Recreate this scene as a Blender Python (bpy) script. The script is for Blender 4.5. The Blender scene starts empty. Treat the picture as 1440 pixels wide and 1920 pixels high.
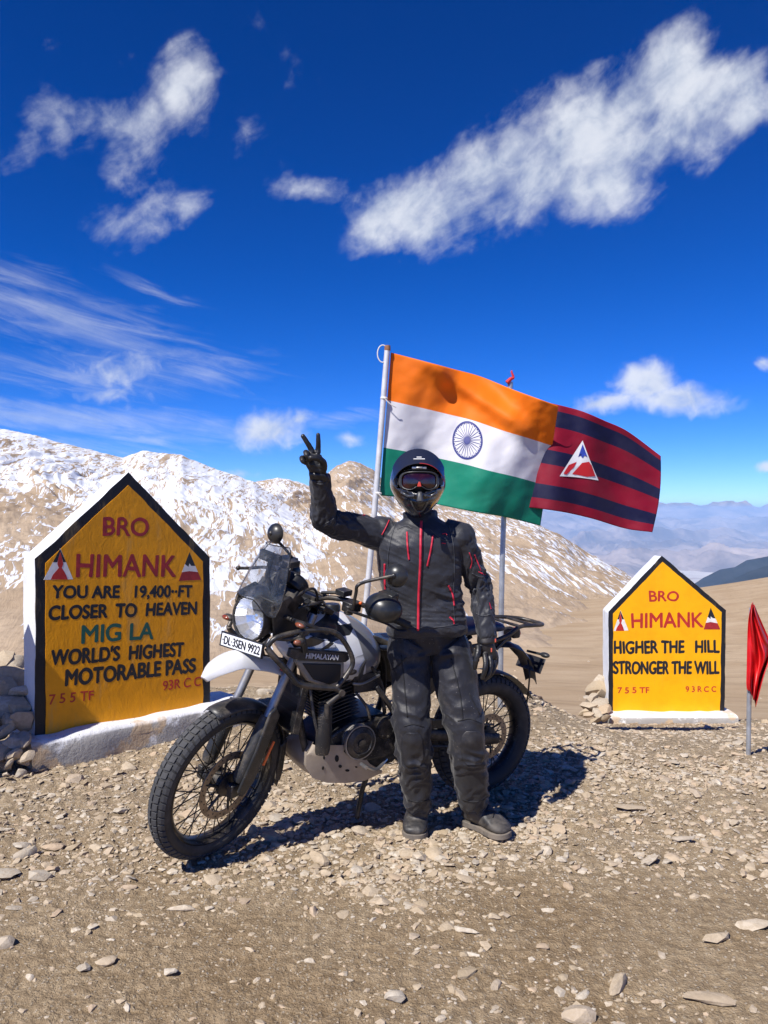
import bpy, bmesh, math, random
import numpy as np
from mathutils import Vector, Matrix
from mathutils.bvhtree import BVHTree
random.seed(7)
rng = np.random.default_rng(11)
SC = bpy.context.scene
COL = SC.collection
R = math.radians
# ------------------------------------------------------------------ camera, sky, sun, exposure
F, CX, CY, EYE = 1440.0, 720.0, 960.0, 1.5
cam_d = bpy.data.cameras.new('camera'); cam = bpy.data.objects.new('camera', cam_d); COL.objects.link(cam)
cam.location = (0, 0, EYE); cam.rotation_euler = (R(90), 0, 0)
cam_d.sensor_fit = 'VERTICAL'; cam_d.sensor_height = 32; cam_d.sensor_width = 24; cam_d.lens = 24
cam_d.clip_start = 0.05; cam_d.clip_end = 200000
SC.camera = cam
SC.view_settings.view_transform = 'Standard'; SC.view_settings.look = 'None'
SC.view_settings.gamma = 1; SC.view_settings.use_curve_mapping = False
SC.view_settings.exposure = 0.62
SC.cycles.max_bounces = 6; SC.cycles.volume_bounces = 0; SC.cycles.transparent_max_bounces = 12
SC.cycles.volume_step_rate = 4

SUN_DIR = Vector((0.63, 0.777, 0)).normalized() * math.cos(R(49)); SUN_DIR.z = -math.sin(R(49))   # way the light travels
sun_d = bpy.data.lights.new('sun', 'SUN'); sun = bpy.data.objects.new('sun', sun_d); COL.objects.link(sun)
sun_d.energy = 4.3; sun_d.angle = R(0.5); sun_d.color = (1, .955, .89)
sun.rotation_euler = SUN_DIR.to_track_quat('-Z', 'Y').to_euler(); sun.location = (-20, -20, 30)

world = bpy.data.worlds.new('World'); SC.world = world; world.use_nodes = True
WT = world.node_tree; WT.nodes.clear()

class NT:
    """tiny helper to write node graphs"""
    def __init__(s, tree): s.t = tree
    def n(s, kind, **kw):
        nd = s.t.nodes.new(kind)
        for k, v in kw.items():
            if k.startswith('i_'):
                nd.inputs[k[2:].replace('_', ' ')].default_value = v
            else: setattr(nd, k, v)
        return nd
    def l(s, a, b): s.t.links.new(a, b)
    def m(s, op, a, b=None, c=None, clamp=False):
        nd = s.t.nodes.new('ShaderNodeMath'); nd.operation = op; nd.use_clamp = clamp
        for i, v in enumerate((a, b, c)):
            if v is None: continue
            if isinstance(v, (int, float)): nd.inputs[i].default_value = v
            else: s.l(v, nd.inputs[i])
        return nd.outputs[0]
    def vm(s, op, a, b=None):
        nd = s.t.nodes.new('ShaderNodeVectorMath'); nd.operation = op
        for i, v in enumerate((a, b)):
            if v is None: continue
            if isinstance(v, tuple): nd.inputs[i].default_value = v
            else: s.l(v, nd.inputs[i])
        return nd
    def map(s, v, loc=(0, 0, 0), rot=(0, 0, 0), scl=(1, 1, 1), kind='POINT'):
        if tuple(rot) != (0, 0, 0) and tuple(scl) != (1, 1, 1):      # turn first, then stretch
            r0 = s.t.nodes.new('ShaderNodeMapping'); s.l(v, r0.inputs[0]); r0.inputs[2].default_value = rot; v = r0.outputs[0]; rot = (0, 0, 0)
        nd = s.t.nodes.new('ShaderNodeMapping'); nd.vector_type = kind
        s.l(v, nd.inputs[0]); nd.inputs[1].default_value = loc; nd.inputs[2].default_value = rot; nd.inputs[3].default_value = scl
        return nd.outputs[0]
    def noise(s, v, scale=5, detail=4, rough=.55, dist=0, out=0, dims='3D', lac=2.0):
        nd = s.t.nodes.new('ShaderNodeTexNoise'); nd.noise_dimensions = dims
        if v is not None: s.l(v, nd.inputs['Vector'])
        nd.inputs['Scale'].default_value = scale; nd.inputs['Detail'].default_value = detail
        nd.inputs['Roughness'].default_value = rough; nd.inputs['Distortion'].default_value = dist
        nd.inputs['Lacunarity'].default_value = lac
        return nd.outputs[out]
    def vor(s, v, scale=5, feature='F1', out=0, rand=1.0):
        nd = s.t.nodes.new('ShaderNodeTexVoronoi'); nd.feature = feature
        if v is not None: s.l(v, nd.inputs['Vector'])
        nd.inputs['Scale'].default_value = scale; nd.inputs['Randomness'].default_value = rand
        return nd.outputs[out]
    def ss(s, v, a, b, lo=0.0, hi=1.0):
        nd = s.t.nodes.new('ShaderNodeMapRange'); nd.interpolation_type = 'SMOOTHSTEP'
        s.l(v, nd.inputs[0]); nd.inputs[1].default_value = a; nd.inputs[2].default_value = b
        nd.inputs[3].default_value = lo; nd.inputs[4].default_value = hi
        return nd.outputs[0]
    def mix(s, f, a, b, mode='MIX'):
        nd = s.t.nodes.new('ShaderNodeMix'); nd.data_type = 'RGBA'; nd.blend_type = mode
        ins = {'f': nd.inputs[0], 'a': nd.inputs[6], 'b': nd.inputs[7]}
        for k, v in (('f', f), ('a', a), ('b', b)):
            if isinstance(v, (int, float)): ins[k].default_value = v if k == 'f' else (v, v, v, 1)
            elif isinstance(v, tuple): ins[k].default_value = (*v, 1) if len(v) == 3 else v
            else: s.l(v, ins[k])
        return nd.outputs[2]

def build_world():
    t = NT(WT)
    tc = t.n('ShaderNodeTexCoord').outputs['Generated']
    sky = t.n('ShaderNodeTexSky', sky_type='NISHITA', sun_disc=False)
    sky.sun_elevation = R(49); sky.sun_rotation = math.atan2(-SUN_DIR.x, -SUN_DIR.y)
    sky.altitude = 5900; sky.air_density = 1.0; sky.dust_density = 0.3; sky.ozone_density = 4.0
    nrm = t.vm('NORMALIZE', tc).outputs[0]
    sep = t.n('ShaderNodeSeparateXYZ'); t.l(nrm, sep.inputs[0]); X, Y, Z = sep.outputs
    az = t.m('ARCTAN2', X, Y); el = t.m('ARCSINE', Z)
    # a polarised, thin-air sky: deepen the physical sky's blue away from the horizon
    hs = t.n('ShaderNodeHueSaturation'); hs.inputs['Saturation'].default_value = 1.33; hs.inputs['Hue'].default_value = .515
    t.l(sky.outputs[0], hs.inputs['Color'])
    deep = t.ss(el, 0.0, 0.62, 0, 1)
    tint = t.mix(deep, (1.0, 1.10, 1.20), (.055, .84, .97))
    base = t.mix(1.0, hs.outputs[0], tint, 'MULTIPLY')
    P = t.n('ShaderNodeCombineXYZ'); t.l(az, P.inputs[0]); t.l(el, P.inputs[1]); P = P.outputs[0]
    # domain warp
    w1 = t.noise(P, 9, 5, .6, 0, 1); w1 = t.vm('SUBTRACT', w1, (.5, .5, .5)).outputs[0]
    wsc = t.vm('SCALE', w1); wsc.inputs['Scale'].default_value = .036
    PW = t.vm('ADD', P, wsc.outputs[0]).outputs[0]
    def a2(px, py):
        u = (px - CX) / F; v = (CY - py) / F; return math.atan2(u, 1), math.atan2(v, math.hypot(1, u))
    def blobs(lst):
        acc = None
        for (px, py, rx, ry, rot, amp) in lst:
            a, e = a2(px, py)
            sx = 1 / (rx / F * math.cos(a) ** 2 * 1.0); sy = 1 / (ry / F * math.cos(a))
            q = t.vm('SUBTRACT', PW, (a, e, 0)).outputs[0]
            q = t.map(q, rot=(0, 0, -R(rot))); q = t.vm('MULTIPLY', q, (sx, sy, 1)).outputs[0]
            d = t.vm('LENGTH', q).outputs['Value']
            f = t.m('MINIMUM', t.m('MULTIPLY', t.m('SUBTRACT', 1.0, d), amp), .78)
            acc = f if acc is None else t.m('MAXIMUM', acc, f)
        return acc
    puffy = blobs([(725, 405, 105, 66, 10, 1.2), (800, 400, 120, 72, 5, 1.3), (890, 360, 130, 88, 30, 1.5), (980, 325, 140, 100, 25, 1.5), (1100, 275, 150, 118, 30, 1.6), (1195, 235, 150, 118, 40, 1.5), (1150, 330, 110, 78, 10, 1.1),
                   (1255, 160, 130, 92, 25, 1.5), (1380, 185, 100, 80, 20, 1.3), (1310, 235, 120, 80, 20, 1.3), (590, 352, 90, 24, -5, .45),
                   (165, 225, 90, 55, 10, .5), (275, 205, 95, 60, 35, .55), (110, 225, 90, 66, 30, .52), (220, 235, 120, 88, 35, .68), (325, 165, 120, 74, 25, .62), (215, 282, 70, 45, 0, .42), (440, 225, 60, 20, -30, .12),
                   (200, 432, 85, 30, 10, .48), (280, 420, 80, 34, 30, .5), (338, 385, 62, 44, 30, .5), (545, 98, 62, 40, -25, .42), (505, 62, 45, 26, -50, .30)])
    cum = blobs([(505, 808, 96, 44, 5, 1.0), (560, 790, 50, 22, 20, .7), (1210, 722, 75, 52, 0, 1.2), (1275, 752, 120, 36, -4, 1.1), (1130, 758, 70, 26, 5, .9),
                 (1436, 876, 26, 12, 0, .9), (1440, 676, 26, 20, 0, .6), (652, 826, 32, 14, 0, .45), (235, 695, 125, 66, 4, .62), (210, 735, 110, 24, 0, .55), (450, 888, 46, 12, 0, .45)])
    streak = blobs([(120, 590, 360, 70, -12, .85), (40, 535, 260, 50, -12, .6), (240, 645, 320, 40, -8, .65), (150, 700, 330, 60, -3, .6), (120, 780, 460, 36, -2, .95), (130, 830, 330, 24, 0, .5), (280, 822, 330, 17, 2, .6), (640, 790, 130, 18, 4, .5),
                    (400, 706, 130, 26, -3, .62), (290, 540, 90, 16, -18, .35), (60, 690, 190, 22, 2, .5)])
    n1 = t.noise(t.map(P, rot=(0, 0, R(-32)), scl=(.72, 1.3, 1)), 11, 9, .57, .25)
    n2 = t.noise(P, 38, 6, .55, .5)
    fine = t.m('ADD', t.m('MULTIPLY', t.m('SUBTRACT', n1, .5), 2.0), t.m('MULTIPLY', t.m('SUBTRACT', n2, .5), .38))
    w3 = t.noise(t.map(P, rot=(0, 0, R(-38)), scl=(.9, 1.2, 1)), 22, 7, .58, .5)
    fine = t.m('ADD', fine, t.m('MULTIPLY', t.m('SUBTRACT', w3, .5), .7))
    d1 = t.ss(t.m('ADD', puffy, fine), .02, 1.0)
    fine2 = t.m('ADD', t.m('MULTIPLY', t.m('SUBTRACT', n1, .5), 1.0), t.m('MULTIPLY', t.m('SUBTRACT', n2, .5), 1.0))
    d2 = t.ss(t.m('ADD', cum, fine2), .0, .9)
    n3 = t.noise(t.map(P, rot=(0, 0, R(11)), scl=(1.6, 11, 1)), 5, 9, .64, .7)
    d3 = t.m('MULTIPLY', t.ss(t.m('ADD', streak, t.m('MULTIPLY', t.m('SUBTRACT', n3, .5), 1.9)), -.05, 1.15), .52)
    # the same kind of broken cloud all round, outside the photographed quarter
    side = t.ss(t.m('ABSOLUTE', az), .62, .95)
    up = t.ss(el, .72, 1.0)
    outm = t.m('MAXIMUM', side, up)
    ng = t.noise(nrm, 3.1, 9, .58, .4)
    d4 = t.m('MULTIPLY', t.m('MULTIPLY', t.ss(ng, .56, .75), outm), .9)
    dens = t.m('MAXIMUM', t.m('MAXIMUM', d1, d2), t.m('MAXIMUM', d3, d4))
    dens = t.m('MULTIPLY', dens, .87)
    dens = t.m('MULTIPLY', dens, t.ss(el, -.01, .03))
    sh = t.m('ADD', t.m('MULTIPLY', n1, .9), t.m('MULTIPLY', n2, .5))
    shade = t.ss(sh, .45, .95)
    ccol = t.mix(shade, (3.7, 4.2, 5.1), (5.8, 6.0, 6.4))
    fin = t.mix(dens, base, ccol)
    bg = t.n('ShaderNodeBackground'); bg.inputs['Strength'].default_value = .1
    t.l(fin, bg.inputs['Color'])
    out = t.n('ShaderNodeOutputWorld'); t.l(bg.outputs[0], out.inputs[0])
build_world()

# ------------------------------------------------------------------ helpers
def at(px, py, Y):                     # a point of the photograph at the depth Y metres
    return np.array([(px - CX) / F * Y, Y, EYE - (py - CY) / F * Y])
def sstep(a, b, x):
    t = np.clip((x - a) / (b - a), 0, 1); return t * t * (3 - 2 * t)
def _h(ix, iy, iz, seed):
    n = (ix * 374761393 + iy * 668265263 + iz * 2147483647 + seed * 1274126177) & 0xffffffff
    n = ((n ^ (n >> 13)) * 1274126177) & 0xffffffff
    n = n ^ (n >> 16)
    return (n & 0xffff) / 32768.0 - 1.0
def vnoise(x, y, z=None, seed=0):
    if z is None:
        xi = np.floor(x).astype(np.int64); yi = np.floor(y).astype(np.int64); fx = x - xi; fy = y - yi
        fx = fx * fx * (3 - 2 * fx); fy = fy * fy * (3 - 2 * fy); o = 0 * xi
        a = _h(xi, yi, o, seed); b = _h(xi + 1, yi, o, seed); c = _h(xi, yi + 1, o, seed); d = _h(xi + 1, yi + 1, o, seed)
        return (a + (b - a) * fx) * (1 - fy) + (c + (d - c) * fx) * fy
    xi = np.floor(x).astype(np.int64); yi = np.floor(y).astype(np.int64); zi = np.floor(z).astype(np.int64)
    fx = x - xi; fy = y - yi; fz = z - zi
    fx = fx * fx * (3 - 2 * fx); fy = fy * fy * (3 - 2 * fy); fz = fz * fz * (3 - 2 * fz)
    def pl(k):
        a = _h(xi, yi, zi + k, seed); b = _h(xi + 1, yi, zi + k, seed); c = _h(xi, yi + 1, zi + k, seed); d = _h(xi + 1, yi + 1, zi + k, seed)
        return (a + (b - a) * fx) * (1 - fy) + (c + (d - c) * fx) * fy
    return pl(0) * (1 - fz) + pl(1) * fz
def fbm(x, y, z=None, oct=4, gain=.5, seed=0, ridged=False):
    s = 0; a = 1; tot = 0
    for i in range(oct):
        k = 2.03 ** i
        v = vnoise(x * k + 13.7 * i, y * k - 7.1 * i, None if z is None else z * k + 3.3 * i, seed + i)
        if ridged: v = 1 - 2 * np.abs(v)
        s = s + a * v; tot += a; a *= gain
    return s / tot

def new_mesh(name, V, Fc, smooth=True, angle=None):
    me = bpy.data.meshes.new(name)
    V = np.asarray(V, dtype=np.float32)
    if isinstance(Fc, np.ndarray):
        k = Fc.shape[1]; n = len(Fc)
        me.vertices.add(len(V)); me.vertices.foreach_set('co', V.ravel())
        me.loops.add(n * k); me.loops.foreach_set('vertex_index', Fc.astype(np.int32).ravel())
        me.polygons.add(n); me.polygons.foreach_set('loop_start', np.arange(0, n * k, k, dtype=np.int32))
        me.update(calc_edges=True)
    else:
        me.from_pydata(V.tolist(), [], Fc); me.update()
    me.polygons.foreach_set('use_smooth', np.full(len(me.polygons), bool(smooth)))
    if smooth and angle: me.set_sharp_from_angle(angle=R(angle))
    return me
def link(name, me, mat=None, parent=None):
    o = bpy.data.objects.new(name, me); COL.objects.link(o)
    if mat is not None and me is not None:
        if isinstance(mat, (list, tuple)):
            for m_ in mat: me.materials.append(m_)
        elif len(me.materials) == 0: me.materials.append(mat)
    if parent is not None: o.parent = parent
    return o
def empty(name, loc=(0, 0, 0)):
    o = bpy.data.objects.new(name, None); COL.objects.link(o); o.location = loc; o.empty_display_size = .1; return o
def tag(o, label=None, cat=None, group=None, kind=None):
    if label: o['label'] = label
    if cat: o['category'] = cat
    if group: o['group'] = group
    if kind: o['kind'] = kind
    return o
def grid_faces(nr, nc, wrap=False):
    r = np.arange(nr - 1)[:, None]; c = np.arange(nc if wrap else nc - 1)[None, :]
    a = r * nc + c; b = r * nc + (c + 1) % nc; d = (r + 1) * nc + c; e = (r + 1) * nc + (c + 1) % nc
    return np.stack([a, b, e, d], -1).reshape(-1, 4)
def catmull(pts, sub=6):
    P = np.asarray(pts, float); n = len(P)
    if n < 3 or sub <= 1: return P
    out = []
    for i in range(n - 1):
        p0 = P[i - 1] if i > 0 else 2 * P[0] - P[1]; p1 = P[i]; p2 = P[i + 1]; p3 = P[i + 2] if i + 2 < n else 2 * P[-1] - P[-2]
        for k in range(sub):
            t = k / sub
            out.append(.5 * ((2 * p1) + (-p0 + p2) * t + (2 * p0 - 5 * p1 + 4 * p2 - p3) * t * t + (-p0 + 3 * p1 - 3 * p2 + p3) * t ** 3))
    out.append(P[-1]); return np.array(out)

class G:
    """collects shapes, builds ONE mesh object"""
    def __init__(s): s.V = []; s.F = []; s.n = 0
    def add(s, V, Fc):
        V = np.asarray(V, float).reshape(-1, 3); s.V.append(V)
        s.F += [tuple(int(i) + s.n for i in f) for f in Fc]; s.n += len(V); return s
    def tube(s, pts, r, n=10, sub=1, caps=True, flat=None, up=None):
        P = np.asarray(pts, float); m = len(P)
        rr = np.full(m, float(r)) if np.isscalar(r) else np.asarray(r, float)
        if sub > 1 and m > 2:
            rr = catmull(np.c_[rr, rr, rr], sub)[:, 0]; P = catmull(P, sub)
        elif sub > 1:
            rr = np.interp(np.linspace(0, 1, sub + 1), [0, 1], rr); P = P[0] + (P[1] - P[0]) * np.linspace(0, 1, sub + 1)[:, None]
        m = len(P); T = np.gradient(P, axis=0); T /= np.linalg.norm(T, axis=1)[:, None] + 1e-12
        ref = np.array(up, float) if up is not None else (np.array([0, 0, 1.]) if abs(T[0][2]) < .9 else np.array([1., 0, 0]))
        N = ref - T[0] * (ref @ T[0]); N /= np.linalg.norm(N); rings = []
        fl = flat if flat is not None else (1, 1)
        for i in range(m):
            N = N - T[i] * (N @ T[i]); N /= np.linalg.norm(N); B = np.cross(T[i], N)
            a = np.linspace(0, 2 * np.pi, n, endpoint=False)
            rings.append(P[i] + rr[i] * (np.cos(a)[:, None] * N * fl[0] + np.sin(a)[:, None] * B * fl[1]))
        V = np.concatenate(rings); Fc = [tuple(f) for f in grid_faces(m, n, True)]
        if caps: Fc += [tuple(range(n))[::-1], tuple((m - 1) * n + i for i in range(n))]
        return s.add(V, Fc)
    def rings(s, rings, caps=True, wrap=True):
        rings = [np.asarray(r_, float) for r_ in rings]; n = len(rings[0]); m = len(rings)
        Fc = [tuple(f) for f in grid_faces(m, n, wrap)]
        if caps: Fc += [tuple(range(n))[::-1], tuple((m - 1) * n + i for i in range(n))]
        return s.add(np.concatenate(rings), Fc)
    def lathe(s, prof, c, axis=(0, 0, 1), n=24, up=None, scl=(1, 1), caps=True):
        A = np.array(axis, float); A /= np.linalg.norm(A); c = np.asarray(c, float)
        ref = np.array(up, float) if up is not None else (np.array([0, 0, 1.]) if abs(A[2]) < .9 else np.array([1., 0, 0]))
        N = ref - A * (ref @ A); N /= np.linalg.norm(N); B = np.cross(A, N); a = np.linspace(0, 2 * np.pi, n, endpoint=False)
        rg = [c + A * h + max(r, 1e-5) * (np.cos(a)[:, None] * N * scl[0] + np.sin(a)[:, None] * B * scl[1]) for r, h in prof]
        return s.rings(rg, caps=caps)
    def box(s, c, size, ax=None):
        A = np.eye(3) if ax is None else np.array(ax, float); c = np.asarray(c, float); h = np.array(size, float) / 2
        V = [c + A[0] * h[0] * i + A[1] * h[1] * j + A[2] * h[2] * k for i in (-1, 1) for j in (-1, 1) for k in (-1, 1)]
        return s.add(V, [(0, 1, 3, 2), (4, 6, 7, 5), (0, 4, 5, 1), (2, 3, 7, 6), (0, 2, 6, 4), (1, 5, 7, 3)])
    def prism(s, A, B):
        n = len(A); return s.add(np.concatenate([np.asarray(A, float), np.asarray(B, float)]),
            [tuple(range(n))[::-1], tuple(range(n, 2 * n))] + [(i, (i + 1) % n, n + (i + 1) % n, n + i) for i in range(n)])
    def side(s, pts, y0, y1):             # outline in x,z extruded from y0 to y1
        return s.prism([(x, y0, z) for x, z in pts], [(x, y1, z) for x, z in pts])
    def ball(s, c, r, n=14, m=10, rot=None):
        c = np.asarray(c, float); r = np.array(r if hasattr(r, '__len__') else (r, r, r), float)
        th = np.linspace(.0001, np.pi - .0001, m); a = np.linspace(0, 2 * np.pi, n, endpoint=False)
        V = np.stack([np.sin(th)[:, None] * np.cos(a), np.sin(th)[:, None] * np.sin(a), np.cos(th)[:, None] + 0 * a], -1).reshape(-1, 3) * r
        if rot is not None: V = V @ np.array(rot).T
        return s.add(V + c, [tuple(f) for f in grid_faces(m, n, True)])
    def sheet(s, P, thick=0):             # P[rows, cols, 3]; a shell with real thickness
        P = np.asarray(P, float); nr, nc = P.shape[:2]
        if not thick: return s.add(P.reshape(-1, 3), grid_faces(nr, nc))
        du = np.gradient(P, axis=0); dv = np.gradient(P, axis=1); N = np.cross(du, dv); N /= np.linalg.norm(N, axis=-1)[..., None] + 1e-12
        Q = P + N * thick; n0 = nr * nc
        Fc = [tuple(f) for f in grid_faces(nr, nc)]; Fc = [f[::-1] for f in Fc] + [tuple(i + n0 for i in f) for f in Fc]
        edge = [i for i in range(nc)] + [r_ * nc + nc - 1 for r_ in range(1, nr)] + [(nr - 1) * nc + i for i in range(nc - 2, -1, -1)] + [r_ * nc for r_ in range(nr - 2, 0, -1)]
        for i in range(len(edge)):
            a, b = edge[i], edge[(i + 1) % len(edge)]; Fc.append((a, b, b + n0, a + n0))
        return s.add(np.concatenate([P.reshape(-1, 3), Q.reshape(-1, 3)]), Fc)
    def build(s, name, mat, parent=None, smooth=True, angle=38, M=None, bevel=0, seg=2, subsurf=0):
        V = np.concatenate(s.V)
        if M is not None: V = V @ np.array(M)[:3, :3].T + np.array(M)[:3, 3]
        me = new_mesh(name, V, s.F, smooth, angle)
        bm = bmesh.new(); bm.from_mesh(me); bmesh.ops.recalc_face_normals(bm, faces=bm.faces); bm.to_mesh(me); bm.free()
        o = link(name, me, mat, parent)
        if bevel:
            b = o.modifiers.new('bevel', 'BEVEL'); b.width = bevel; b.segments = seg; b.limit_method = 'ANGLE'; b.angle_limit = R(35)
        if subsurf:
            b = o.modifiers.new('sub', 'SUBSURF'); b.levels = b.render_levels = subsurf
        return o

# ------------------------------------------------------------------ materials
def mat(name, col=(.5, .5, .5), rough=.6, metal=0, spec=.5, var=0, vscale=20, bump=0, bscale=60, dust=0, dcol=(.36, .29, .21), dscale=9, coat=0, detail=4, dpos=.55, speck=0, **kw):
    m = bpy.data.materials.new(name); m.use_nodes = True; t = NT(m.node_tree); b = m.node_tree.nodes['Principled BSDF']
    b.inputs['Roughness'].default_value = rough; b.inputs['Metallic'].default_value = metal
    b.inputs['Specular IOR Level'].default_value = spec; b.inputs['Coat Weight'].default_value = coat
    for k, v in kw.items(): b.inputs[k.replace('_', ' ')].default_value = v
    oc = t.n('ShaderNodeTexCoord').outputs['Object']
    c = None
    if var:
        n = t.noise(oc, vscale, detail, .6)
        c = t.mix(t.ss(n, .3, .7), tuple(x * (1 - var) for x in col), tuple(min(1, x * (1 + var)) for x in col))
    if dust:
        n = t.noise(oc, dscale, 6, .65, .3); f = t.m('MULTIPLY', t.ss(n, dpos - .12, dpos + .18), dust)
        c = t.mix(f, c if c is not None else col, dcol)
        t.l(t.m('ADD', t.m('MULTIPLY', f, .9 - rough), rough), b.inputs['Roughness'])
    if speck:
        v = t.vor(oc, 130); f = t.m('MULTIPLY', t.ss(v, .17, .10), t.ss(t.noise(oc, 14, 3, .6), .42, .6)); f = t.m('MULTIPLY', f, speck)
        c = t.mix(f, c if c is not None else col, (.42, .37, .31))
    if c is not None: t.l(c, b.inputs['Base Color'])
    else: b.inputs['Base Color'].default_value = (*col, 1)
    if bump:
        bn = t.n('ShaderNodeBump'); bn.inputs['Strength'].default_value = 1; bn.inputs['Distance'].default_value = bump
        t.l(t.noise(oc, bscale, 5, .6), bn.inputs['Height']); t.l(bn.outputs[0], b.inputs['Normal'])
    return m

M = {}
M['black_plastic'] = mat('black_plastic', (.018, .019, .021), .42, dust=.28, dscale=7, speck=.8)
M['dark_metal'] = mat('dark_metal', (.035, .036, .04), .38, .5, dust=.35, dscale=9, speck=.9)
M['engine_black'] = mat('engine_black', (.016, .016, .017), .45, .2, dust=.3, dscale=12, speck=1)
M['fork_silver'] = mat('fork_silver', (.40, .39, .38), .42, .75, var=.15, dust=.3)
M['steel'] = mat('steel', (.45, .45, .46), .35, .9, dust=.4)
M['rubber'] = mat('rubber', (.045, .046, .05), .8, dust=.30, dcol=(.17, .16, .15), dscale=5, bump=.0008, bscale=150)
M['rubber_side'] = mat('rubber_side', (.025, .025, .026), .7, dust=.55, dcol=(.13, .115, .095), dscale=6)
M['rim_black'] = mat('rim_black', (.014, .014, .015), .35, .3, dust=.25, speck=.9)
M['spoke'] = mat('spoke', (.02, .02, .02), .4, .6, dust=.4)
M['disc'] = mat('disc', (.26, .21, .16), .4, .7, var=.3, vscale=30, dust=.4)
M['white_paint'] = mat('white_paint', (.74, .74, .73), .28, coat=.5, dust=.16, dscale=6)
M['orange'] = mat('orange_reflector', (.75, .13, .02), .25)
M['amber'] = mat('amber_lens', (.20, .035, .008), .15, coat=.6, dust=.3)
M['red_lens'] = mat('red_lens', (.55, .01, .012), .15, coat=1)
M['seat'] = mat('seat_vinyl', (.018, .034, .075), .5, var=.2, bump=.0006, bscale=220)
M['skid'] = mat('skid_plate', (.36, .31, .26), .5, .35, var=.18, vscale=8, dust=.6, dcol=(.38, .31, .23), dscale=6)
M['skid_hole'] = mat('skid_hole', (.008, .008, .008), .9)
M['black'] = mat('black_paint', (.012, .012, .014), .5)
M['plate_white'] = mat('plate_white', (.78, .79, .82), .35, var=.03)
M['silver_letter'] = mat('silver_letter', (.62, .63, .66), .4, .2)
M['grip'] = mat('grip_rubber', (.02, .02, .02), .7)
M['mirror_black'] = mat('mirror_black', (.014, .016, .019), .33, dust=.1)

def mat_tank():
    m = bpy.data.materials.new('tank_paint'); m.use_nodes = True; t = NT(m.node_tree); b = m.node_tree.nodes['Principled BSDF']
    oc = t.n('ShaderNodeTexCoord').outputs['Object']; sp = t.n('ShaderNodeSeparateXYZ'); t.l(oc, sp.inputs[0]); x, y, z = sp.outputs
    n = t.noise(t.map(oc, loc=(.21, 0, .08), rot=(0, R(-18), 0), scl=(1, .4, 1.9)), 6.2, .6, .4, 1.6)
    blk = t.m('MULTIPLY', t.ss(n, .50, .512), t.ss(z, .84, .87))
    c = t.mix(blk, (.78, .79, .81), (.022, .024, .028))
    # grey knee panel at the back, its front edge slanting
    e = t.m('ADD', x, t.m('MULTIPLY', z, -.28))
    c = t.mix(t.ss(e, .603, .597), c, (.20, .20, .205))
    d = t.noise(oc, 9, 6, .65); c = t.mix(t.m('MULTIPLY', t.ss(d, .5, .75), .25), c, (.34, .29, .22))
    t.l(c, b.inputs['Base Color']); b.inputs['Roughness'].default_value = .3; b.inputs['Coat Weight'].default_value = .6; b.inputs['Coat Roughness'].default_value = .12
    return m
M['tank'] = mat_tank()
def mat_glass(name, col, alpha, rough=.08, dirt=1.0):
    m = bpy.data.materials.new(name); m.use_nodes = True; t = NT(m.node_tree); b = m.node_tree.nodes['Principled BSDF']
    b.inputs['Base Color'].default_value = (*col, 1); b.inputs['Roughness'].default_value = rough; b.inputs['Coat Weight'].default_value = .6
    oc = t.n('ShaderNodeTexCoord').outputs['Object']
    d = t.noise(oc, 26, 6, .7); v = t.vor(oc, 95); f = t.m('MAXIMUM', t.m('MULTIPLY', t.ss(d, .45, .8), .34 * dirt), t.m('MULTIPLY', t.ss(v, .2, .12), .35 * dirt))
    t.l(t.m('ADD', f, alpha, clamp=True), b.inputs['Alpha'])
    t.l(t.mix(t.m('MULTIPLY', f, 1.6), col, (.40, .38, .37)), b.inputs['Base Color'])
    return m
M['screen'] = mat_glass('smoked_screen', (.07, .085, .11), .20)
M['lens'] = mat('headlight_lens', (.86, .87, .89), .24, .9)

# ------------------------------------------------------------------ terrain
def terrain(x, y):
    """height of the pass: a rubble shelf, an edge, a sandy hollow, a crest"""
    k = sstep(.8, 2.2, x)
    yedge = 6.3 + 4.3 * k + .25 * vnoise(x * .9, x * 0 + 4.1, seed=5)
    z = -.243 * (np.sqrt((y - 4.9) ** 2 + .12) + (y - 4.9)) / 2 * k * sstep(30, 11, y)
    d = np.maximum(0, y - yedge)
    z = z - 15.5 * (1 - np.exp(-d / 30.0)) * sstep(0, 2.5, d)
    z = z + sstep(50, 140, y) * 28 * np.maximum(0, x / np.maximum(y, 1) - .26) ** 1.3
    far = sstep(12, 40, y)
    z = z + far * (.14 * fbm(x * .08, y * .05, oct=3, seed=9))
    z = z - sstep(142, 300, y) * 40 - .30 * np.maximum(0, y - 200)
    return z
def relief(x, y):
    """lumps, clods and little steps between the stones, in metres"""
    rub = sstep(2.7, 3.8, y + .25 * vnoise(x * .8, y * .8, seed=3))
    near = np.exp(-(((x + .1) / 1.0) ** 4 + ((y - 3.7) / .7) ** 4))
    r = .030 * fbm(x * .9, y * .9, oct=3, seed=21) * (1 - near) - .010 * near
    r = r + (.006 + .014 * rub) * fbm(x * 7, y * 7, oct=3, seed=22)
    e = fbm(x * 19 + 1.5 * vnoise(x * 6, y * 6, seed=6), y * 24, oct=3, seed=23, ridged=True)
    r = r + (.0055 + .0075 * rub) * e
    pit = fbm(x * 48, y * 60, oct=2, seed=27)
    r = r + (.0042 + .0022 * rub) * np.where(pit > .05, pit * .5, pit * 1.6) + (.0026 + .0016 * rub) * fbm(x * 95, y * 105, oct=2, seed=24)
    return r
def ground_z(x, y): return terrain(x, y) + relief(x, y) * sstep(17, 12, y)

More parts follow.
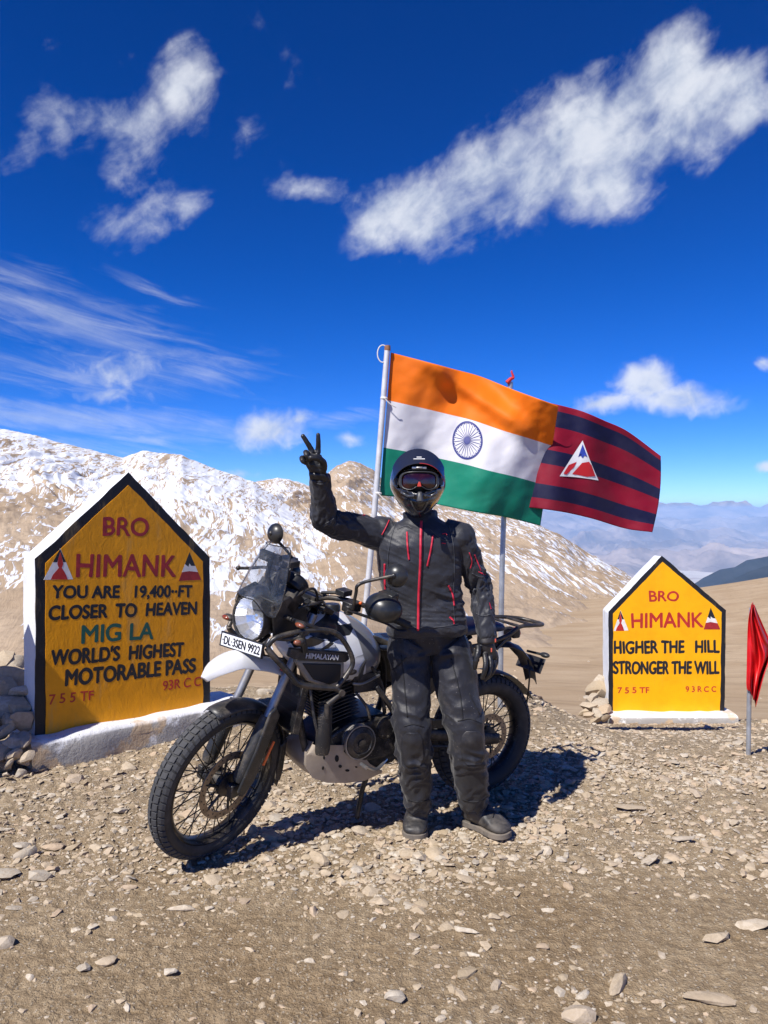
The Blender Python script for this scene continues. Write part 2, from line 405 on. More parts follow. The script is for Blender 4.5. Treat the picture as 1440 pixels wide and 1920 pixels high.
def dirt_material():
    m = bpy.data.materials.new('stony_dirt'); m.use_nodes = True; t = NT(m.node_tree); b = m.node_tree.nodes['Principled BSDF']
    p = t.n('ShaderNodeNewGeometry').outputs['Position']; sp = t.n('ShaderNodeSeparateXYZ'); t.l(p, sp.inputs[0])
    n1 = t.noise(p, 1.3, 5, .6); n2 = t.noise(p, 22, 6, .65); n3 = t.noise(p, 120, 4, .6)
    soil = t.mix(t.ss(n1, .35, .65), (.300, .218, .132), (.365, .280, .182))
    soil = t.mix(t.m('MULTIPLY', t.ss(sp.outputs[1], 2.6, 4.2), .55), soil, (.45, .365, .26))
    soil = t.mix(t.ss(n2, .42, .62), t.mix(1.0, soil, (.72, .70, .68), 'MULTIPLY'), soil)
    soil = t.mix(t.m('MULTIPLY', t.ss(n3, .55, .7), .5), soil, (.46, .39, .29))
    v = t.vor(p, 70); v2 = t.n('ShaderNodeTexVoronoi'); t.l(p, v2.inputs['Vector']); v2.inputs['Scale'].default_value = 70
    bw = t.n('ShaderNodeSeparateColor'); t.l(v2.outputs['Color'], bw.inputs[0])
    chips = t.m('MULTIPLY', t.ss(v, .36, .28), t.ss(bw.outputs[0], .56, .60))
    chips = t.m('MULTIPLY', chips, t.ss(sp.outputs[1], 2.3, 3.6, .45, 1))
    soil = t.mix(chips, soil, t.mix(bw.outputs[1], (.46, .38, .27), (.55, .50, .43)))
    farc = t.mix(t.ss(t.noise(t.map(p, scl=(.5, 1.4, 1)), .25, 6, .6), .3, .7), (.37, .275, .18), (.43, .33, .225))
    bands = t.noise(t.map(p, rot=(0, 0, R(12)), scl=(.03, .06, 1)), 1.2, 5, .6)
    farc = t.mix(t.ss(bands, .4, .62), t.mix(1.0, farc, (.92, .90, .88), 'MULTIPLY'), farc)
    ruts = t.noise(t.map(p, rot=(0, 0, R(24)), scl=(.02, .30, 1)), 1.0, 2, .5, .3); rv = t.m('ABSOLUTE', t.m('SUBTRACT', ruts, .5))
    farc = t.mix(t.m('MULTIPLY', t.ss(rv, .022, .008), .35), farc, (.24, .175, .115))
    farc = t.mix(t.m('MULTIPLY', t.ss(t.noise(p, 2.2, 6, .7), .56, .66), .4), farc, (.26, .195, .13))
    c = t.mix(t.ss(sp.outputs[1], 11, 17), soil, farc)
    t.l(c, b.inputs['Base Color']); b.inputs['Roughness'].default_value = .95; b.inputs['Specular IOR Level'].default_value = -.4
    h = t.m('ADD', t.m('MULTIPLY', n3, 1.1), t.m('MULTIPLY', n2, 1.0)); h = t.m('ADD', h, t.m('MULTIPLY', chips, .35))
    bn = t.n('ShaderNodeBump'); bn.inputs['Distance'].default_value = .011; bn.inputs['Strength'].default_value = 1.0
    t.l(h, bn.inputs['Height']); t.l(bn.outputs[0], b.inputs['Normal'])
    return m
M['dirt'] = dirt_material()

def build_ground():
    us = np.linspace(-.80, .80, 620); inv = np.linspace(1 / 1.35, 1 / 14.0, 580); ys = 1 / inv
    U, Y = np.meshgrid(us, ys); X = U * Y; Z = ground_z(X, Y)
    link('ground', new_mesh('ground', np.stack([X, Y, Z], -1).reshape(-1, 3), grid_faces(*X.shape)), M['dirt'])['kind'] = 'structure'
    # the rest of the shelf, coarser and just beneath
    xs = np.linspace(-30, 30, 121); y2 = np.linspace(-25, 13, 77); X, Y = np.meshgrid(xs, y2)
    Z = terrain(X, Y) - .09
    link('ground', new_mesh('ground_around', np.stack([X, Y, Z], -1).reshape(-1, 3), grid_faces(*X.shape)), M['dirt'])['kind'] = 'structure'
    us = np.linspace(-1.3, 1.3, 360); ys = np.geomspace(13.4, 1500, 260); U, Y = np.meshgrid(us, ys); X = U * Y; Z = terrain(X, Y) - .01
    link('sand_slope', new_mesh('sand_slope', np.stack([X, Y, Z], -1).reshape(-1, 3), grid_faces(*X.shape)), M['dirt'])['kind'] = 'structure'
build_ground()

# ------------------------------------------------------------------ hills and mountains
def hill_material():
    m = bpy.data.materials.new('scree_and_snow'); m.use_nodes = True; t = NT(m.node_tree); b = m.node_tree.nodes['Principled BSDF']
    p = t.n('ShaderNodeNewGeometry').outputs['Position']
    at_ = t.n('ShaderNodeAttribute', attribute_name='snow'); cov = at_.outputs['Fac']
    s1 = t.noise(t.map(p, rot=(0, R(-38), 0), scl=(.10, .010, .55)), 1.0, 7, .66, 1.0)
    s2 = t.noise(t.map(p, rot=(0, R(-48), 0), scl=(.30, .016, 1.4)), 1.0, 5, .66, .8)
    s3 = t.noise(t.map(p, rot=(0, R(-30), 0), scl=(.018, .03, .05)), 1.0, 4, .6, .6)
    vein = lambda n, w: t.m('SUBTRACT', 1.0, t.m('MULTIPLY', t.m('ABSOLUTE', t.m('SUBTRACT', n, .5)), w), clamp=True)
    f = t.m('ADD', t.m('MULTIPLY', t.m('SUBTRACT', s1, .5), 1.0), t.m('MULTIPLY', t.m('SUBTRACT', s2, .5), .9))
    f = t.m('ADD', f, t.m('MULTIPLY', t.m('SUBTRACT', s3, .5), .8))
    s4 = t.noise(t.map(p, loc=(40, 7, 3), rot=(0, R(-40), 0), scl=(.10, .010, .36)), 1.0, 4, .6, 1.0)
    s5 = t.noise(t.map(p, loc=(11, 3, 9), rot=(0, R(-62), 0), scl=(.11, .010, .38)), 1.0, 4, .6, 1.0)
    f = t.m('ADD', f, t.m('MULTIPLY', t.m('MULTIPLY', vein(s4, 14), t.m('SUBTRACT', 1.0, cov)), .48))
    f = t.m('SUBTRACT', f, t.m('MULTIPLY', t.m('MULTIPLY', vein(s5, 16), cov), .62))
    f = t.m('ADD', f, t.m('SUBTRACT', cov, .5))
    snow = t.ss(f, -.05, .08)
    rk = t.mix(t.ss(t.noise(p, .06, 6, .65), .35, .65), (.33, .245, .165), (.42, .325, .23))
    rk = t.mix(t.m('MULTIPLY', t.ss(t.noise(p, .9, 5, .65), .5, .62), .35), rk, (.22, .165, .12))
    t.l(t.mix(snow, rk, (.66, .68, .73)), b.inputs['Base Color']); b.inputs['Roughness'].default_value = .9; b.inputs['Specular IOR Level'].default_value = .1
    bn = t.n('ShaderNodeBump'); bn.inputs['Distance'].default_value = .8; bn.inputs['Strength'].default_value = .6
    hh = t.m('ADD', t.m('MULTIPLY', t.noise(t.map(p, rot=(0, R(-42), 0), scl=(.12, .02, .6)), 1, 7, .65), 1.0), t.m('MULTIPLY', snow, .12))
    t.l(hh, bn.inputs['Height']); t.l(bn.outputs[0], b.inputs['Normal'])
    return m
M['hill'] = hill_material()
def ridge(name, sil, depth, foot_y, foot_z, material, nu=420, nt=150, amp=6, gully=.09, rough=1.0, snow=None, curve=1.15, seed=0, jag=1.5, back=True, label=None):
    """a hill whose crest runs through the photograph's skyline at its own distance, with slopes down to its foot and beyond"""
    px = np.linspace(sil[0][0], sil[-1][0], nu); u = (px - CX) / F
    py = np.interp(px, [s_[0] for s_ in sil], [s_[1] for s_ in sil])
    py = py + jag * fbm(px * .045, px * 0, oct=5, gain=.6, seed=seed + 50)
    D = np.interp(px, [d_[0] for d_ in depth], [d_[1] for d_ in depth]); ztop = EYE - (py - CY) / F * D
    t = np.linspace(0, 1, nt)[:, None]; tb = np.linspace(0, 1, 30)[1:, None]
    Y = foot_y + (D - foot_y) * t; X = u * Y
    Zl = foot_z + (ztop - foot_z) * t ** curve
    env = np.sin(np.pi * np.clip(t, 0, 1)) ** .7
    g = fbm(X * gully * .9 + 3 * vnoise(X * gully * .3, Y * gully * .3, seed=seed), Y * gully * .35, oct=5, gain=.55, seed=seed, ridged=True)
    Zl = Zl + amp * env * g + amp * .25 * env * fbm(X * gully * 6, Y * gully * 6, oct=3, seed=seed + 9)
    if back:
        Yb = D + (D * .5) * tb; Xb = u * Yb; Zb = EYE + (ztop - EYE) * (Yb / D) - (.02 * D + abs(ztop - foot_z) * 1.0) * tb ** .9
        X = np.vstack([X, Xb]); Y = np.vstack([Y, Yb]); Zl = np.vstack([Zl, Zb])
    me = new_mesh(name, np.stack([X, Y, Zl], -1).reshape(-1, 3), grid_faces(*X.shape))
    if snow is not None:
        PX = CX + F * X / Y; PY = CY - F * (Zl - EYE) / Y
        a = me.attributes.new('snow', 'FLOAT', 'POINT'); a.data.foreach_set('value', (snow(PX, PY, X, Y, Zl) - .34 * np.vstack([g - .12, np.zeros((X.shape[0] - g.shape[0], X.shape[1]))])).astype(np.float32).ravel())
    o = link(name, me, material); o['kind'] = 'structure'; return o
def snow_a(px, py, x, y, z):
    edge = np.interp(px, [-400, 0, 100, 200, 330, 480, 600, 720], [900, 905, 935, 990, 1050, 1150, 1130, 1150])   # lower limit of the continuous snow
    c = .82 - .44 * sstep(-45, 70, py - edge)
    c = c - .26 * np.exp(-(((px - 275) / 60) ** 2 + ((py - 866) / 22) ** 2)) - .15 * sstep(1060, 1200, py)
    c = c - .42 * sstep(560, 760, px)*sstep(980,1080,py)
    return c
def snow_b(px, py, x, y, z):
    c = .43 + .18 * np.exp(-((px - 520) / 60) ** 2) - .14 * np.exp(-(((px - 640) / 55) ** 2 + ((py - 910) / 50) ** 2))
    c = c + .16 * sstep(880, 1010, px) * sstep(80, 10, py - np.interp(px, [740, 1010, 1180], [925, 980, 1085]))
    c = c - .42 * sstep(1055, 1150, py - .0 * px)
    return c
ridge('hill', [(-700, 800), (-200, 790), (0, 803), (60, 815), (150, 838), (230, 858), (268, 845), (340, 853), (400, 878), (480, 904), (560, 962), (640, 1022), (720, 1080), (800, 1120), (900, 1150)],
      [(-700, 330), (0, 330), (480, 300), (900, 170)], 74, -15.2, M['hill'], amp=4.4, gully=.042, snow=snow_a, seed=3, nu=560, nt=220, curve=1.12, jag=3)
ridge('hill', [(300, 960), (380, 940), (430, 912), (480, 903), (520, 895), (555, 902), (582, 912), (606, 893), (632, 872), (655, 864), (675, 868), (700, 880), (740, 922), (800, 940), (870, 952), (930, 966), (1010, 982), (1050, 1004), (1100, 1040), (1150, 1066), (1185, 1086), (1235, 1108), (1300, 1135), (1380, 1165)],
      [(300, 560), (700, 560), (1000, 430), (1300, 230), (1380, 190)], 76, -15.4, M['hill'], amp=6.0, gully=.034, snow=snow_b, seed=8, nu=620, nt=240, curve=1.22, jag=3)

def rock_material(name, a, b_, scale):
    m = bpy.data.materials.new(name); m.use_nodes = True; t = NT(m.node_tree); b = m.node_tree.nodes['Principled BSDF']
    p = t.n('ShaderNodeNewGeometry').outputs['Position']
    n = t.noise(p, scale, 9, .65, .5)
    t.l(t.mix(t.ss(n, .35, .65), a, b_), b.inputs['Base Color']); b.inputs['Roughness'].default_value = .95; b.inputs['Specular IOR Level'].default_value = .1
    return m
M['far_rock'] = rock_material('far_rock', (.15, .11, .09), (.46, .36, .29), .0005)
M['cloud_shaded_rock'] = rock_material('cloud_shaded_rock', (.022, .034, .05), (.04, .052, .07), .004)  # cloud shade and blue haze put into the rock colour
M['valley'] = rock_material('valley_floor', (.42, .36, .30), (.66, .59, .51), .00028)
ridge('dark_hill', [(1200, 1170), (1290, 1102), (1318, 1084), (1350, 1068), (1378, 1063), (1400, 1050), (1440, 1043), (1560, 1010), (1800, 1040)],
      [(1200, 3600), (1800, 4200)], 2400, -600, M['cloud_shaded_rock'], nu=200, nt=60, amp=40, gully=.002, seed=30, jag=1)
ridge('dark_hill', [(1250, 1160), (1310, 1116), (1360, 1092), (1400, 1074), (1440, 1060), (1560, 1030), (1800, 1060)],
      [(1250, 2500), (1800, 2700)], 1700, -420, M['cloud_shaded_rock'], nu=200, nt=60, amp=25, gully=.003, seed=33, jag=1)
def far_range(y, pbase, amp, seed, zf=-1100, x0=700, x1=1900):
    px = np.linspace(x0, x1, 60); py = pbase - amp * fbm(px * .011, px * 0, oct=4, gain=.5, seed=seed)
    ridge('mountain_range', list(zip(px, py)), [(x0, y), (x1, y * 1.05)], y * .72, zf, M['far_rock'], nu=420, nt=110, amp=y * .026, gully=9 / y, seed=seed, jag=4, curve=1.3)
far_range(17000, 1042, 22, 61)
far_range(25000, 1010, 24, 63)
far_range(36000, 978, 18, 65)
far_range(52000, 957, 7, 67)
xs = np.linspace(-40000, 60000, 60); ysv = np.linspace(1500, 80000, 60); X, Y = np.meshgrid(xs, ysv)
link('valley_floor', new_mesh('valley_floor', np.stack([X, Y, -1100 + 60 * fbm(X * .0002, Y * .0002, oct=3, seed=77)], -1).reshape(-1, 3), grid_faces(*X.shape)), M['valley'])['kind'] = 'structure'

def haze():
    g = G(); g.box((0, 33000, -470), (190000, 100000, 1500))
    m = bpy.data.materials.new('haze_air'); m.use_nodes = True; t = NT(m.node_tree); t.t.nodes.clear()
    v = t.n('ShaderNodeVolumePrincipled'); v.inputs['Color'].default_value = (.40, .62, 1.0, 1); v.inputs['Density'].default_value = HAZE; v.inputs['Anisotropy'].default_value = -.4
    o_ = t.n('ShaderNodeOutputMaterial'); t.l(v.outputs[0], o_.inputs['Volume'])
    tag(g.build('haze', m, smooth=False), kind='stuff')
HAZE = .5 / 12500
haze()

# ------------------------------------------------------------------ motorcycle (local frame: x forward, y to its left, z up; rear contact at the origin)
def bike_parts():
    root = empty('motorcycle')
    Fv = Vector((-.851, -.525, 0)).normalized(); L0 = Vector((.525, -.851, 0)).normalized(); a = R(4)
    Lv = L0 * math.cos(a) - Vector((0, 0, 1)) * math.sin(a); Uv = Vector((0, 0, 1)) * math.cos(a) + L0 * math.sin(a)
    root.matrix_world = Matrix(((Fv.x, Lv.x, Uv.x, .51), (Fv.y, Lv.y, Uv.y, 4.12), (Fv.z, Lv.z, Uv.z, .004), (0, 0, 0, 1)))
    tag(root, 'white and black adventure motorcycle parked on its side stand, handlebar turned left', 'motorcycle')
    k = R(26); piv = Vector((1.465 - .045 * math.cos(k), 0, .345 - .045 * math.sin(k)))
    S = Matrix.Translation(piv) @ Matrix.Rotation(R(24), 4, Vector((-math.sin(k), 0, math.cos(k)))) @ Matrix.Translation(-piv)

    def wheel(name, c, Ro, sec, rim_r, Mx, disc_r, disc_y, front):
        c = np.array(c, float)
        hub = G(); hub.lathe([(.018, -.085), (.018, -.06), (.05, -.055), (.052, -.035), (.03, -.02), (.03, .02), (.052, .035), (.05, .055), (.018, .06), (.018, .085)], c, (0, 1, 0), 24)
        h = hub.build(name, M['engine_black'], root, M=Mx)
        # tyre: profile revolved
        prof = []
        Rc = Ro - sec * .93
        for q in np.linspace(-2.45, 2.45, 19):
            prof.append((Rc + sec * .93 * math.cos(q), sec * math.sin(q) * (1.0 if abs(q) < 1.6 else 1 - .25 * (abs(q) - 1.6))))
        nA = 96; ang = np.linspace(0, 2 * np.pi, nA, endpoint=False)
        rg = [np.stack([c[0] + r * np.cos(ang), c[1] + y + 0 * ang, c[2] + r * np.sin(ang)], -1) for r, y in prof]
        rg += [np.stack([c[0] + rim_r * np.cos(ang), c[1] + y + 0 * ang, c[2] + rim_r * np.sin(ang)], -1) for y in (.02, -.02)]
        g = G(); g.rings(rg + [rg[0]], caps=False); g.build('tyre', M['rubber_side'], h, M=Mx, angle=None)
        # raised tread blocks
        g = G(); nb = 64 if front else 56
        cols = [(-1.22, -.62), (-.56, -.05), (.05, .56), (.62, 1.22)] if front else [(-1.2, -.72), (-.64, -.05), (.05, .64), (.72, 1.2)]
        for ci, (q0, q1) in enumerate(cols):
            for i in range(nb if ci in (1, 2) else nb):
                sh = (ci % 2) * .5 + (.25 if ci > 1 else 0); w = .40
                a0 = (i + sh - w) / nb * 2 * np.pi; a1 = (i + sh + w) / nb * 2 * np.pi
                skew = (.16 if ci in (0, 3) else -.12) * (1 if ci < 2 else -1) * 2 * np.pi / nb * 2
                top, bot = [], []
                for (aa, qq) in ((a0, q0), (a1, q0), (a1, (q0 + q1) / 2), (a1, q1), (a0, q1), (a0, (q0 + q1) / 2)):
                    a_ = aa + skew * (qq - q0)
                    for lst, lift, ins in ((bot, -.001, 0), (top, .0052, 1)):
                        am = (a0 + a1) / 2 + skew * (qq - q0); a2_ = a_ + (am - a_) * .10 * ins; q2 = qq + ((q0 + q1) / 2 - qq) * .10 * ins
                        r = Rc + (sec * .93 + lift) * math.cos(q2); y = (sec + lift) * math.sin(q2)
                        lst.append((c[0] + r * math.cos(a2_), c[1] + y, c[2] + r * math.sin(a2_)))
                n0 = g.n; g.add(bot + top, [tuple(range(6, 12))] + [(j, (j + 1) % 6, 6 + (j + 1) % 6, 6 + j) for j in range(6)])
        tag(g.build('tread', M['rubber'], h, M=Mx, smooth=False), kind='stuff')
        g = G()
        prof = [(rim_r + .012, -.034), (rim_r + .004, -.037), (rim_r - .004, -.030), (rim_r - .012, -.016), (rim_r - .014, 0), (rim_r - .012, .016), (rim_r - .004, .030), (rim_r + .004, .037), (rim_r + .012, .034), (rim_r + .006, 0)]
        rg = [np.stack([c[0] + r * np.cos(ang), c[1] + y + 0 * ang, c[2] + r * np.sin(ang)], -1) for r, y in prof]
        g.rings(rg + [rg[0]], caps=False); g.build('rim', M['rim_black'], h, M=Mx)
        # spokes, crossed
        g = G(); g.tube([(0, 0, 0), (1, 0, 0)], 1, n=6)
        ns = 36; mes = None
        for i in range(ns):
            a_ = i / ns * 2 * np.pi; side = 1 if i % 2 else -1; lean_ = (.55 if (i // 2) % 2 else -.55)
            p0 = c + np.array([.046 * math.cos(a_ + lean_ * 1.6), side * .046, .046 * math.sin(a_ + lean_ * 1.6)]); p1 = c + np.array([(rim_r - .012) * math.cos(a_), side * .004, (rim_r - .012) * math.sin(a_)])
            if mes is None:
                gg = G(); gg.tube([(0, 0, 0), (0, 0, 1)], 1, n=6); sp = gg.build('spoke', M['spoke'], h); mes = sp.data
            else:
                sp = bpy.data.objects.new('spoke', mes); COL.objects.link(sp); sp.parent = h
            p0v, p1v = (S @ Vector(p0), S @ Vector(p1)) if Mx is not None else (Vector(p0), Vector(p1))
            d = p1v - p0v; sp.matrix_local = Matrix.Translation(p0v) @ d.to_track_quat('Z', 'Y').to_matrix().to_4x4() @ Matrix.Diagonal((.0026, .0026, d.length, 1))
        # brake disc: ring with holes suggested by real slots
        g = G(); na = 72; aa = np.linspace(0, 2 * np.pi, na, endpoint=False)
        def ringp(r, y, wav=0): return np.stack([c[0] + (r + wav * np.cos(aa * 12)) * np.cos(aa), c[1] + y + 0 * aa, c[2] + (r + wav * np.cos(aa * 12)) * np.sin(aa)], -1)
        r0 = disc_r - .032
        ra = [ringp(r0, disc_y - .002), ringp(disc_r, disc_y - .002), ringp(disc_r, disc_y + .002), ringp(r0, disc_y + .002)]
        g.rings(ra + [ra[0]], caps=False); d = g.build('brake_disc', M['disc'], h, M=Mx)
        g = G()
        for i in range(36):
            a_ = i / 36 * 2 * np.pi; rr = disc_r - (.010 if i % 2 else .021)
            g.lathe([(.0035, -.003), (.0035, .003)], c + np.array([rr * math.cos(a_), disc_y, rr * math.sin(a_)]), (0, 1, 0), 8)
        for i in range(6):
            a_ = i / 6 * 2 * np.pi
            g.tube([c + np.array([.04 * math.cos(a_), disc_y - .008, .04 * math.sin(a_)]), c + np.array([(r0 + .006) * math.cos(a_ + .35), disc_y, (r0 + .006) * math.sin(a_ + .35)])], .006, n=6)
        g.build('disc_carrier', M['engine_black'], h, M=Mx)
        return h
    wheel('front_wheel', (1.465, 0, .345), .345, .047, .268, S, .15, .052, True)
    wheel('rear_wheel', (0, 0, .318), .318, .060, .222, None, .12, .060, False)

    def steered(g, *a_, **k_): return g.build(*a_, M=S, **k_)
    # forks
    def axz(t): return np.array([1.465 - .4877 * (t - .345) * 1.0, 0, t])      # fork line: x from z
    for y in (.100, -.100):
        g = G(); p0 = (1.205 if y > 0 else 1.205, y, .90); p1 = (1.390, y, .50)
        g.tube([(1.120, y, 1.075), (1.37, y, .545)], .0195, 16); f = steered(g, 'fork_tube', M['fork_silver'], root)
        g = G(); g.tube([(1.325, y, .640), (1.345, y, .600), (1.44, y, .40), (1.452, y, .375)], [.030, .034, .034, .026], 16)
        g.box((1.465, y * .97, .345), (.06, .03, .06)); steered(g, 'fork_leg', M['black_plastic'], f, bevel=.004)
    g = G(); g.side([(1.318, .70), (1.290, .655), (1.40, .375), (1.455, .325), (1.485, .355), (1.41, .52), (1.355, .68)], .128, .142)
    steered(g, 'fork_guard', M['black_plastic'], root, bevel=.006)
    g = G(); g.side([(1.318, .545), (1.306, .538), (1.353, .440), (1.366, .446)], .142, .148); steered(g, 'side_reflector', M['orange'], root, bevel=.002)
    g = G(); g.box((1.40, .108, .40), (.055, .045, .085), ((.8, 0, .5), (0, 1, 0), (-.5, 0, .8))); steered(g, 'brake_caliper', M['dark_metal'], root, bevel=.008)
    # yokes and stem
    g = G(); g.box((1.09, 0, .985), (.09, .26, .035), ((.9, 0, .44), (0, 1, 0), (-.44, 0, .9))); g.box((1.045, 0, 1.085), (.08, .25, .028), ((.9, 0, .44), (0, 1, 0), (-.44, 0, .9)))
    g.tube([(1.11, 0, .93), (1.03, 0, 1.10)], .03, 16); steered(g, 'triple_clamp', M['dark_metal'], root, bevel=.006)
    # low front fender hugging the tyre
    g = G(); rows = []
    for q in np.linspace(R(-22), R(106), 26):
        ring = []
        lift = .018 if q > 0 else .018
        half = .054 * (1 if q < R(100) else 1 - .5 * (q - R(100)) / R(18))
        for s_ in np.linspace(-1, 1, 11):
            r = .345 + lift - .026 * abs(s_) ** 2.4
            qq = math.pi - q
            ring.append((1.465 + r * math.cos(qq), half * s_ * 1.02, .345 + r * math.sin(qq)))
        rows.append(ring)
    g.sheet(rows, .003); steered(g, 'front_fender', M['black_plastic'], root, angle=None)
    g = G(); g.side([(1.125, .46), (1.16, .43), (1.165, .255), (1.135, .245), (1.125, .30)], -.062, .062); steered(g, 'mud_flap', M['black_plastic'], root, bevel=.006)
    # high beak
    g = G(); rows = []
    top = [(1.635, .858, .012), (1.600, .892, .045), (1.555, .915, .062), (1.50, .928, .072), (1.43, .930, .080), (1.36, .912, .086), (1.29, .878, .088), (1.22, .842, .082), (1.175, .815, .070)]
    for x, z, hw in top:
        rows.append([(x - .018 * abs(s_) ** 2, hw * s_, z - (.034 if x < 1.6 else .018) * abs(s_) ** 2.2 - (.03 * abs(s_) ** 3 if x < 1.45 else 0)) for s_ in np.linspace(-1, 1, 15)])
    g.sheet(rows, -.006); bk = steered(g, 'front_beak', M['white_paint'], root, angle=50, subsurf=1)
    g = G(); g.box((1.25, .089, .832), (.06, .002, .008), ((.87, 0, .49), (0, 1, 0), (-.49, 0, .87))); steered(g, 'beak_decal', M['red_lens'], bk)
    # number plate
    g = G(); pc = np.array([1.437, 0, .962]); pax = ((0, .992, .125), (-.16, -.123, .979), (.987, 0, .16))
    g.box(pc, (.248, .058, .006), pax); pl = steered(g, 'number_plate', M['plate_white'], root, bevel=.003)
    g = G()
    for s_ in (-1, 1):
        g.box(pc + np.array(pax[1]) * .029 * s_, (.254, .005, .012), pax); g.box(pc + np.array(pax[0]) * .124 * s_, (.005, .058, .012), pax)
    steered(g, 'plate_frame', M['black'], pl, bevel=.001)
    text('·DL·3SEN 9922', S @ Vector(pc + np.array(pax[2]) * .0045), S.to_3x3() @ Vector(pax[0]), S.to_3x3() @ Vector(pax[1]), .226, .036, M['black'], pl, 'plate_lettering', bold=.014)
    g = G(); g.tube([(1.42, .05, .965), (1.33, .05, 1.0)], .008); g.tube([(1.42, -.05, .965), (1.33, -.05, 1.0)], .008); g.tube([(1.42, .12, .955), (1.28, .10, .90)], .004); steered(g, 'plate_bracket', M['dark_metal'], root)
    # headlight
    hc = np.array([1.395, 0, 1.075]); ha = np.array([.995, 0, .06]); ha /= np.linalg.norm(ha)
    g = G(); g.lathe([(.001, -.115), (.05, -.105), (.075, -.075), (.088, -.03), (.0945, .0), (.0965, .018), (.095, .026), (.090, .026), (.087, .020)], hc, ha, 40, scl=(1.05, 1), caps=False); hl = steered(g, 'headlight', M['black_plastic'], root)
    g = G(); g.lathe([(.088, .017), (.082, -.006), (.070, -.030), (.052, -.052), (.030, -.066), (.016, -.070), (.016, -.030), (.012, -.022), (.001, -.020)], hc, ha, 14, scl=(1.04, 1), caps=False); steered(g, 'reflector', M['lens'], hl, angle=12)
    g = G(); g.lathe([(.001, .034), (.03, .033), (.06, .029), (.080, .022), (.088, .016), (.088, .014), (.06, .026), (.001, .031)], hc, ha, 40, scl=(1.04, 1)); steered(g, 'lens', mat_clear, hl)
    # windscreen
    g = G(); rows = []
    for t_ in np.linspace(0, 1, 18):
        row = []
        w = np.interp(t_, [0, .2, .45, .75, .93, 1], [.118, .126, .113, .088, .070, .052])
        for s_ in np.linspace(-1, 1, 21):
            zb = 1.178 - .068 * sstep(.35, .9, abs(s_)); zt = 1.395 - .012 * s_ ** 2
            zz = zb + (zt - zb) * t_
            xx = 1.465 - .095 * abs(s_) ** 1.8 - .10 * t_ ** 1.1 + .012 * abs(s_)
            row.append((xx, w * s_, zz))
        rows.append(row)
    g.sheet(rows, .003); ws = steered(g, 'windscreen', M['screen'], root, angle=60)
    g = G(); rr = np.array(rows); g.tube(np.concatenate([rr[:, 0], rr[-1, 1:-1], rr[::-1, -1], rr[0, -2:0:-1], rr[:1, 0]]), .0022, 5); steered(g, 'screen_edge', M['rim_black'], ws)
    # black cowl sides holding the lamp, instruments behind the screen
    g = G()
    for y in (.098, -.098): g.side([(1.40, 1.16), (1.36, 1.00), (1.26, .985), (1.16, 1.05), (1.19, 1.12), (1.30, 1.19)], y, y + .012 * np.sign(y))
    g.side([(1.38, 1.17), (1.31, 1.0), (1.16, 1.02), (1.15, 1.10), (1.29, 1.18)], -.095, .095); steered(g, 'headlight_cowl', M['black_plastic'], root, bevel=.008)
    ic = G(); ic.lathe([(.001, 0), (.055, 0), (.058, .05), (.05, .06), (.001, .06)], (1.23, .045, 1.19), (-.75, 0, .66), 28); ic.lathe([(.001, 0), (.042, 0), (.045, .05), (.001, .055)], (1.23, -.07, 1.17), (-.75, 0, .66), 24)
    ic.box((1.26, 0, 1.15), (.07, .22, .09), ((.7, 0, .7), (0, 1, 0), (-.7, 0, .7))); ic.tube([(1.30, .02, 1.16), (1.34, .0, 1.25), (1.33, 0, 1.33)], .012); ic.box((1.315, -.02, 1.325), (.02, .12, .045)); ic.box((1.30, .06, 1.27), (.02, .05, .05))
    steered(ic, 'instrument_cluster', M['engine_black'], root, bevel=.005)
    g = G(); g.tube([(1.34, .045, 1.16), (1.325, .04, 1.2), (1.30, .03, 1.26), (1.27, .03, 1.31)], .014, 10, sub=4); g.tube([(1.28, .1, 1.17), (1.2, .12, 1.21), (1.12, .1, 1.17), (1.03, .06, 1.0)], .006, 8, sub=5)
    g.tube([(1.28, .06, 1.1), (1.18, .15, 1.15), (1.08, .12, 1.12), (1.0, .04, .98)], .007, 8, sub=5); g.tube([(1.15, -.1, 1.17), (1.28, -.05, 1.12), (1.33, .0, .98), (1.3, .02, .86)], .006, 8, sub=5); steered(g, 'cables', M['rim_black'], root)
    # handlebar
    g = G(); g.tube([(.80, -.42, 1.115), (.90, -.36, 1.135), (1.02, -.24, 1.165), (1.075, -.13, 1.155), (1.05, -.05, 1.12), (1.05, .05, 1.12), (1.075, .13, 1.155), (1.05, .24, 1.17), (.98, .33, 1.145), (.885, .43, 1.10)], .0115, 12, sub=5)
    g.tube([(1.075, -.13, 1.157), (1.075, .13, 1.157)], .008, 8); g.box((1.045, 0, 1.11), (.05, .10, .035)); hb = steered(g, 'handlebar', M['dark_metal'], root)
    g = G(); g.tube([(1.01, .30, 1.155), (.885, .43, 1.10)], .0175, 12); g.lathe([(.001, 0), (.016, 0), (.018, .02), (.001, .022)], (.885, .43, 1.10), (-.6, .65, -.25), 14); steered(g, 'grip', M['grip'], hb)
    g = G(); g.tube([(.91, -.35, 1.137), (.80, -.43, 1.11)], .0175, 12); steered(g, 'grip', M['grip'], hb)
    g = G(); g.box((1.10, .285, 1.17), (.07, .055, .045)); g.lathe([(.001, -.02), (.02, -.02), (.02, .02), (.001, .02)], (1.135, .30, 1.165), (0, 0, 1), 16); steered(g, 'switch_gear', M['engine_black'], hb, bevel=.005)
    g = G(); g.ball((1.085, .318, 1.192), .0075, 8, 6); steered(g, 'switch_button', M['orange'], hb)
